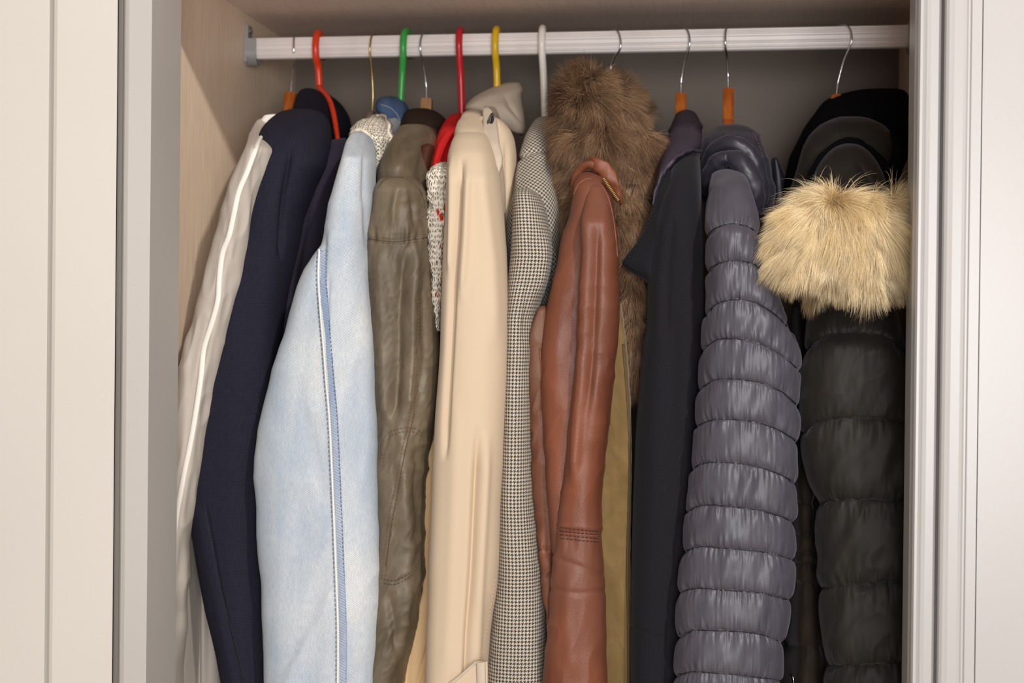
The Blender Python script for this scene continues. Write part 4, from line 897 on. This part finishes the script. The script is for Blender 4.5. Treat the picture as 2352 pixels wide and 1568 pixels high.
co = Loft('collar', g, M['plumleather'], [(252, 1566, 1588, 1.84, .015), (262, 1553, 1600, 1.83, .025), (285, 1543, 1611, 1.81, .035), (310, 1536, 1613, 1.79, .04), (335, 1529, 1611, 1.745, .045), (350, 1524, 1602, 1.72, .04), (370, 1518, 1562, 1.69, .035), (400, 1511, 1533, 1.66, .025), (430, 1505, 1518, 1.65, .015), (460, 1499, 1508, 1.65, .008)], nf=70, cap=14, sm=5, step=2.5, folds=[hseam([(1535, 300), (1570, 282), (1612, 290)], 6, .002)])
sweep('collar_edge', g, M['plumleather'], [(1500, 470, 1.638), (1512, 424, 1.638), (1526, 394, 1.640), (1544, 370, 1.648), (1568, 353, 1.665), (1592, 345, 1.685), (1612, 347, 1.705)], [.0012, .0018, .0022, .0026, .0026, .0024, .0016])

# ------------------------------------------------------------------ 13 navy puffer
body(g, M['wool'], sl, 285, hw=.016)
g = garment('puffer_jacket', 1673, 285, 'shiny navy quilted puffer jacket with narrow horizontal baffles', 'jacket')
pseam = [[(1615, 548), (1645, 522), (1680, 513), (1720, 520), (1745, 540)], [(1618, 632), (1650, 604), (1690, 597), (1730, 604), (1770, 635)],
         [(1618, 728), (1640, 697), (1690, 687), (1740, 694), (1780, 722), (1820, 762)], [(1612, 806), (1640, 779), (1690, 777), (1745, 787), (1795, 815), (1842, 856)], [(1602, 898), (1630, 873), (1690, 870), (1745, 877), (1800, 902), (1842, 940)],
         [(1592, 985), (1620, 966), (1680, 962), (1745, 970), (1800, 992), (1840, 1022)], [(1584, 1082), (1608, 1062), (1680, 1062), (1745, 1072), (1800, 1092), (1832, 1112)], [(1574, 1178), (1602, 1159), (1680, 1163), (1745, 1171), (1800, 1187), (1830, 1200)],
         [(1566, 1270), (1596, 1254), (1680, 1260), (1745, 1266), (1800, 1278), (1830, 1290)], [(1556, 1362), (1590, 1350), (1680, 1356), (1745, 1361), (1790, 1370), (1822, 1380)], [(1550, 1462), (1585, 1447), (1680, 1449), (1745, 1455), (1800, 1476)], [(1548, 1552), (1590, 1542), (1680, 1548), (1745, 1556), (1795, 1562)], [(1545, 1645), (1600, 1636), (1790, 1652)]]
# seams drawn as seen on the front of the sleeve
sl = Loft('sleeve', g, M['puffer'], [(388, 1640, 1702, 1.68, .02), (400, 1634, 1712, 1.665, .03), (430, 1627, 1724, 1.645, .042), (480, 1621, 1737, 1.625, .048), (540, 1621, 1742), (600, 1624, 1758), (650, 1623, 1772), (700, 1621, 1792), (750, 1617, 1814), (800, 1612, 1834), (840, 1608, 1838), (900, 1602, 1836), (960, 1597, 1834), (1050, 1589, 1830), (1150, 1579, 1827), (1250, 1570, 1825), (1350, 1560, 1818), (1420, 1556, 1810), (1480, 1552, 1798), (1568, 1549, 1794), (1720, 1545, 1788)],
          d=1.60, hd=.055, n=2.3, cap=22, nf=190, step=2.2, sm=10, folds=[lambda x, y: puff(pseam, .0048, .0024)(x, y) * np.clip((y - 425) / 60, 0, 1), gathers([(1620, 505), (1745, 520)], 30, .0016, 7, 5)], back=20)
for ps in pseam[:-1]:
    L_ = [(x, y) for x, y in ps]; xs = np.linspace(L_[0][0] + 12, L_[-1][0] - 14, 8); ysn = np.interp(xs, [q[0] for q in L_], [q[1] for q in L_])
    sl.strip('quilt_seam', list(zip(xs, ysn)), .0016, M['seamdark'], lift=.0005, n=60)
hd_ = Loft('hood', g, M['pufferdark'], [(286, 1668, 1700, 1.84, .02), (291, 1650, 1718, 1.83, .03), (302, 1630, 1736, 1.82, .04), (322, 1612, 1750, 1.80, .05), (350, 1603, 1760, 1.79, .055), (385, 1600, 1768, 1.78, .055), (420, 1602, 1776, 1.775, .05), (460, 1610, 1780, 1.77, .045), (500, 1622, 1780, 1.77, .035)], nf=110, cap=10, step=2.5, sm=5,
     folds=[hseam([(1612, 372), (1640, 340), (1672, 318), (1700, 322), (1722, 340)], 7, -.004), ridge([(1722, 296), (1745, 345), (1757, 400), (1762, 470)], 4, -.003), crumple(.0022, 34, 30, 12, .3), ridge([(1660, 305), (1672, 340), (1694, 362)], 4, -.004, 10)])
hd_.stitch('stitching', [(1728, 300), (1746, 340), (1756, 380), (1761, 430), (1764, 470)], M['olivethread'], .003, .0012, .0005)
Loft('hood', g, M['pufferdark'], [(362, 1772, 1784), (380, 1768, 1794), (410, 1766, 1806), (450, 1766, 1812), (500, 1768, 1812)], d=1.86, hd=.03, nf=40, cap=8, step=4)
sweep('collar_roll', g, M['pufferdark'], [(1624, 448, 1.700), (1628, 412, 1.69), (1640, 384, 1.68), (1658, 366, 1.67), (1676, 362, 1.665)], [.006, .0085, .0105, .0115, .008], sx=1.0, k=20)
sweep('collar_roll', g, M['pufferdark'], [(1668, 356, 1.675), (1690, 366, 1.665), (1710, 388, 1.66), (1728, 420, 1.66), (1738, 458, 1.665), (1742, 492, 1.67)], [.007, .0115, .013, .0125, .010, .005], k=20)
sweep('collar_fold', g, M['pufferdark'], [(1618, 420, 1.735), (1624, 376, 1.73), (1646, 344, 1.72), (1676, 332, 1.71), (1706, 344, 1.71), (1732, 376, 1.71), (1746, 420, 1.715), (1752, 470, 1.72)], [.006, .009, .011, .012, .012, .011, .009, .005], k=20)

# ------------------------------------------------------------------ 14 black parka with blond fur
body(g, M['pufferdark'], sl, 310, hw=.020)
g = garment('parka', 1921, 225, 'black quilted parka with blond fur hood trim at the right end', 'coat')
kseam = [[(1840, 818), (1862, 785), (1900, 768), (1960, 762), (2030, 768), (2070, 800), (2100, 860)], [(1830, 1000), (1870, 970), (1950, 960), (2040, 962), (2110, 985)], [(1860, 1165), (1900, 1150), (2000, 1147), (2120, 1152)], [(1880, 1350), (1950, 1344), (2040, 1338), (2120, 1336)], [(1890, 1528), (1960, 1530), (2040, 1524), (2120, 1522)], [(1890, 1712), (2120, 1706)]]
sl = Loft('sleeve', g, M['parka'], [(640, 1880, 2030, 1.66, .02), (680, 1870, 2045, 1.645, .035), (740, 1860, 2058, 1.635, .045), (790, 1850, 2072), (850, 1843, 2088), (930, 1840, 2104), (1000, 1838, 2112), (1060, 1847, 2118), (1110, 1862, 2120), (1150, 1877, 2122), (1250, 1882, 2122), (1350, 1884, 2122), (1450, 1890, 2122), (1500, 1898, 2122), (1568, 1900, 2124), (1720, 1902, 2126)],
          d=1.625, hd=.055, n=2.4, cap=26, nf=150, step=2.8, sm=9, folds=[puff(kseam, .0075, .0022, 10, 6, 30, 2.8), crumple(.0012, 60, 50, 9, .5)], back=18)
for ps in kseam[:-1]:
    xs = np.linspace(max(ps[0][0] + 12, 1850), min(ps[-1][0], 2108), 10); ysn = np.interp(xs, [q[0] for q in ps], [q[1] for q in ps])
    sl.stitch('quilt_seam', list(zip(xs, ysn)), M['seamdark'], .003, .0012, .0006, .0002)
Loft('hood', g, M['parkablack'], [(208, 1985, 2068, 1.90, .03), (214, 1945, 2080, 1.90, .04), (226, 1905, 2087, 1.89, .05), (245, 1880, 2090, 1.88, .06), (275, 1858, 2092, 1.87, .07), (320, 1835, 2092, 1.86, .07), (370, 1812, 2082, 1.85, .07), (420, 1800, 2062, 1.84, .06), (480, 1800, 2040, 1.83, .04)], nf=90, cap=8, step=3, sm=6, folds=[crumple(.002, 50, 40, 2, .2)])
Loft('hood_brim', g, M['parkabrim'], [(268, 1938, 1972, 1.79, .01), (274, 1908, 2000, 1.785, .02), (288, 1880, 2028, 1.78, .03), (310, 1860, 2048, 1.775, .035), (340, 1845, 2060, 1.77, .035), (380, 1832, 2060, 1.77, .035), (430, 1818, 2048, 1.77, .03), (500, 1806, 2040, 1.77, .03)], n=2.6, nf=90, cap=6, step=3, sm=5, folds=[crumple(.0014, 60, 60, 5, .4)])
sweep('hood_shade_strip', g, M['parkablack'], [(1846, 480, 1.722), (1858, 425, 1.722), (1880, 372, 1.722), (1910, 338, 1.722), (1950, 323, 1.722), (1985, 336, 1.722), (2014, 368, 1.722), (2034, 404, 1.722), (2044, 450, 1.722)], [.002, .004, .0045, .004, .0035, .005, .008, .009, .006], k=12, n=70)  # black strip modelled for the shade line between brim and inner dome
sweep('hood_shade_strip', g, M['parkablack'], [(2030, 300, 1.765), (2056, 322, 1.755), (2064, 352, 1.75), (2056, 384, 1.745), (2040, 410, 1.74)], [.003, .006, .008, .008, .006], k=12, n=40)
hl = Loft('hood_lining', g, M['parkabrim'], [(328, 1937, 1962, 1.73, .01), (336, 1918, 1980, 1.725, .02), (352, 1898, 1998, 1.72, .028), (376, 1880, 2016, 1.715, .032), (405, 1866, 2030, 1.71, .034), (450, 1852, 2044, 1.70, .036), (520, 1850, 2060, 1.68, .05), (640, 1860, 2060, 1.68, .04)], nf=80, cap=14, step=4, folds=[ridge([(1970, 370), (2000, 420), (2010, 480)], 6, -.004), ridge([(1950, 350), (1965, 400), (1965, 450)], 9, .002)])
bb = Loft('fur_hide', g, M['blondbase'], [(448, 1860, 2100, 1.60, .02), (474, 1820, 2116), (512, 1797, 2125), (540, 1778, 2130), (585, 1778, 2130), (610, 1795, 2128), (628, 1830, 2118), (640, 1880, 2095)], d=1.585, hd=.062, n=2.3, nf=90, cap=16, step=4, folds=[lambda x, y: .0025 * noise(x / 60, y / 60, 4)])


def flow_blond(X, Y):
    bot = np.clip((Y - 520) / 100, 0, 1); cx = (X - 1950) / 160; sw = noise(X / 70, Y / 80, 2); zone = np.exp(-((Y - 465) / 45) ** 2)
    return np.stack([cx * (.35 - .2 * bot) + .45 * sw * (1 - .7 * bot) * (1 - zone) + zone * (.3 * np.tanh((X - 1930) / 60) + .3 * noise(X / 30, Y / 60, 33)), -.1 - .05 * bot + 0 * X, -.75 - .3 * bot + .35 * zone + .2 * noise(X / 55, Y / 55, 9) * (1 - bot)], -1)


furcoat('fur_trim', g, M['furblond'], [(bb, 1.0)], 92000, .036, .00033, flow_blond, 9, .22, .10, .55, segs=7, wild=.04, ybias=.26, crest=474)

# ------------------------------------------------------------------ 15 dark brown puffer glimpsed in the gap
body(g, M['parka'], sl, 300, hw=.026)
g = garment('quilted_coat', 1850, 1100, 'dark brown quilted coat glimpsed in the gap between puffer and parka', 'coat')
Loft('body', g, M['brownpuff'], [(700, 1815, 1850, 1.83, .08), (800, 1812, 1868, 1.82, .12), (1150, 1810, 1862), (1250, 1808, 1868), (1350, 1806, 1878), (1568, 1800, 1890), (2050, 1800, 1890)], d=1.81, hd=.14, n=3, nf=60, cap=20, step=4, folds=[puff([[(1750, y), (1950, y + 10)] for y in (1150, 1225, 1265, 1290, 1335, 1480, 1650, 1800)], .004, .002, 8, 3)])
sweep('zip_pull', g, M['chrome'], [(1817, 1548, 1.655), (1821, 1556, 1.652), (1823, 1566, 1.652), (1822, 1578, 1.655)], [.0012, .0018, .0018, .0012], k=8, n=20, nz=0)
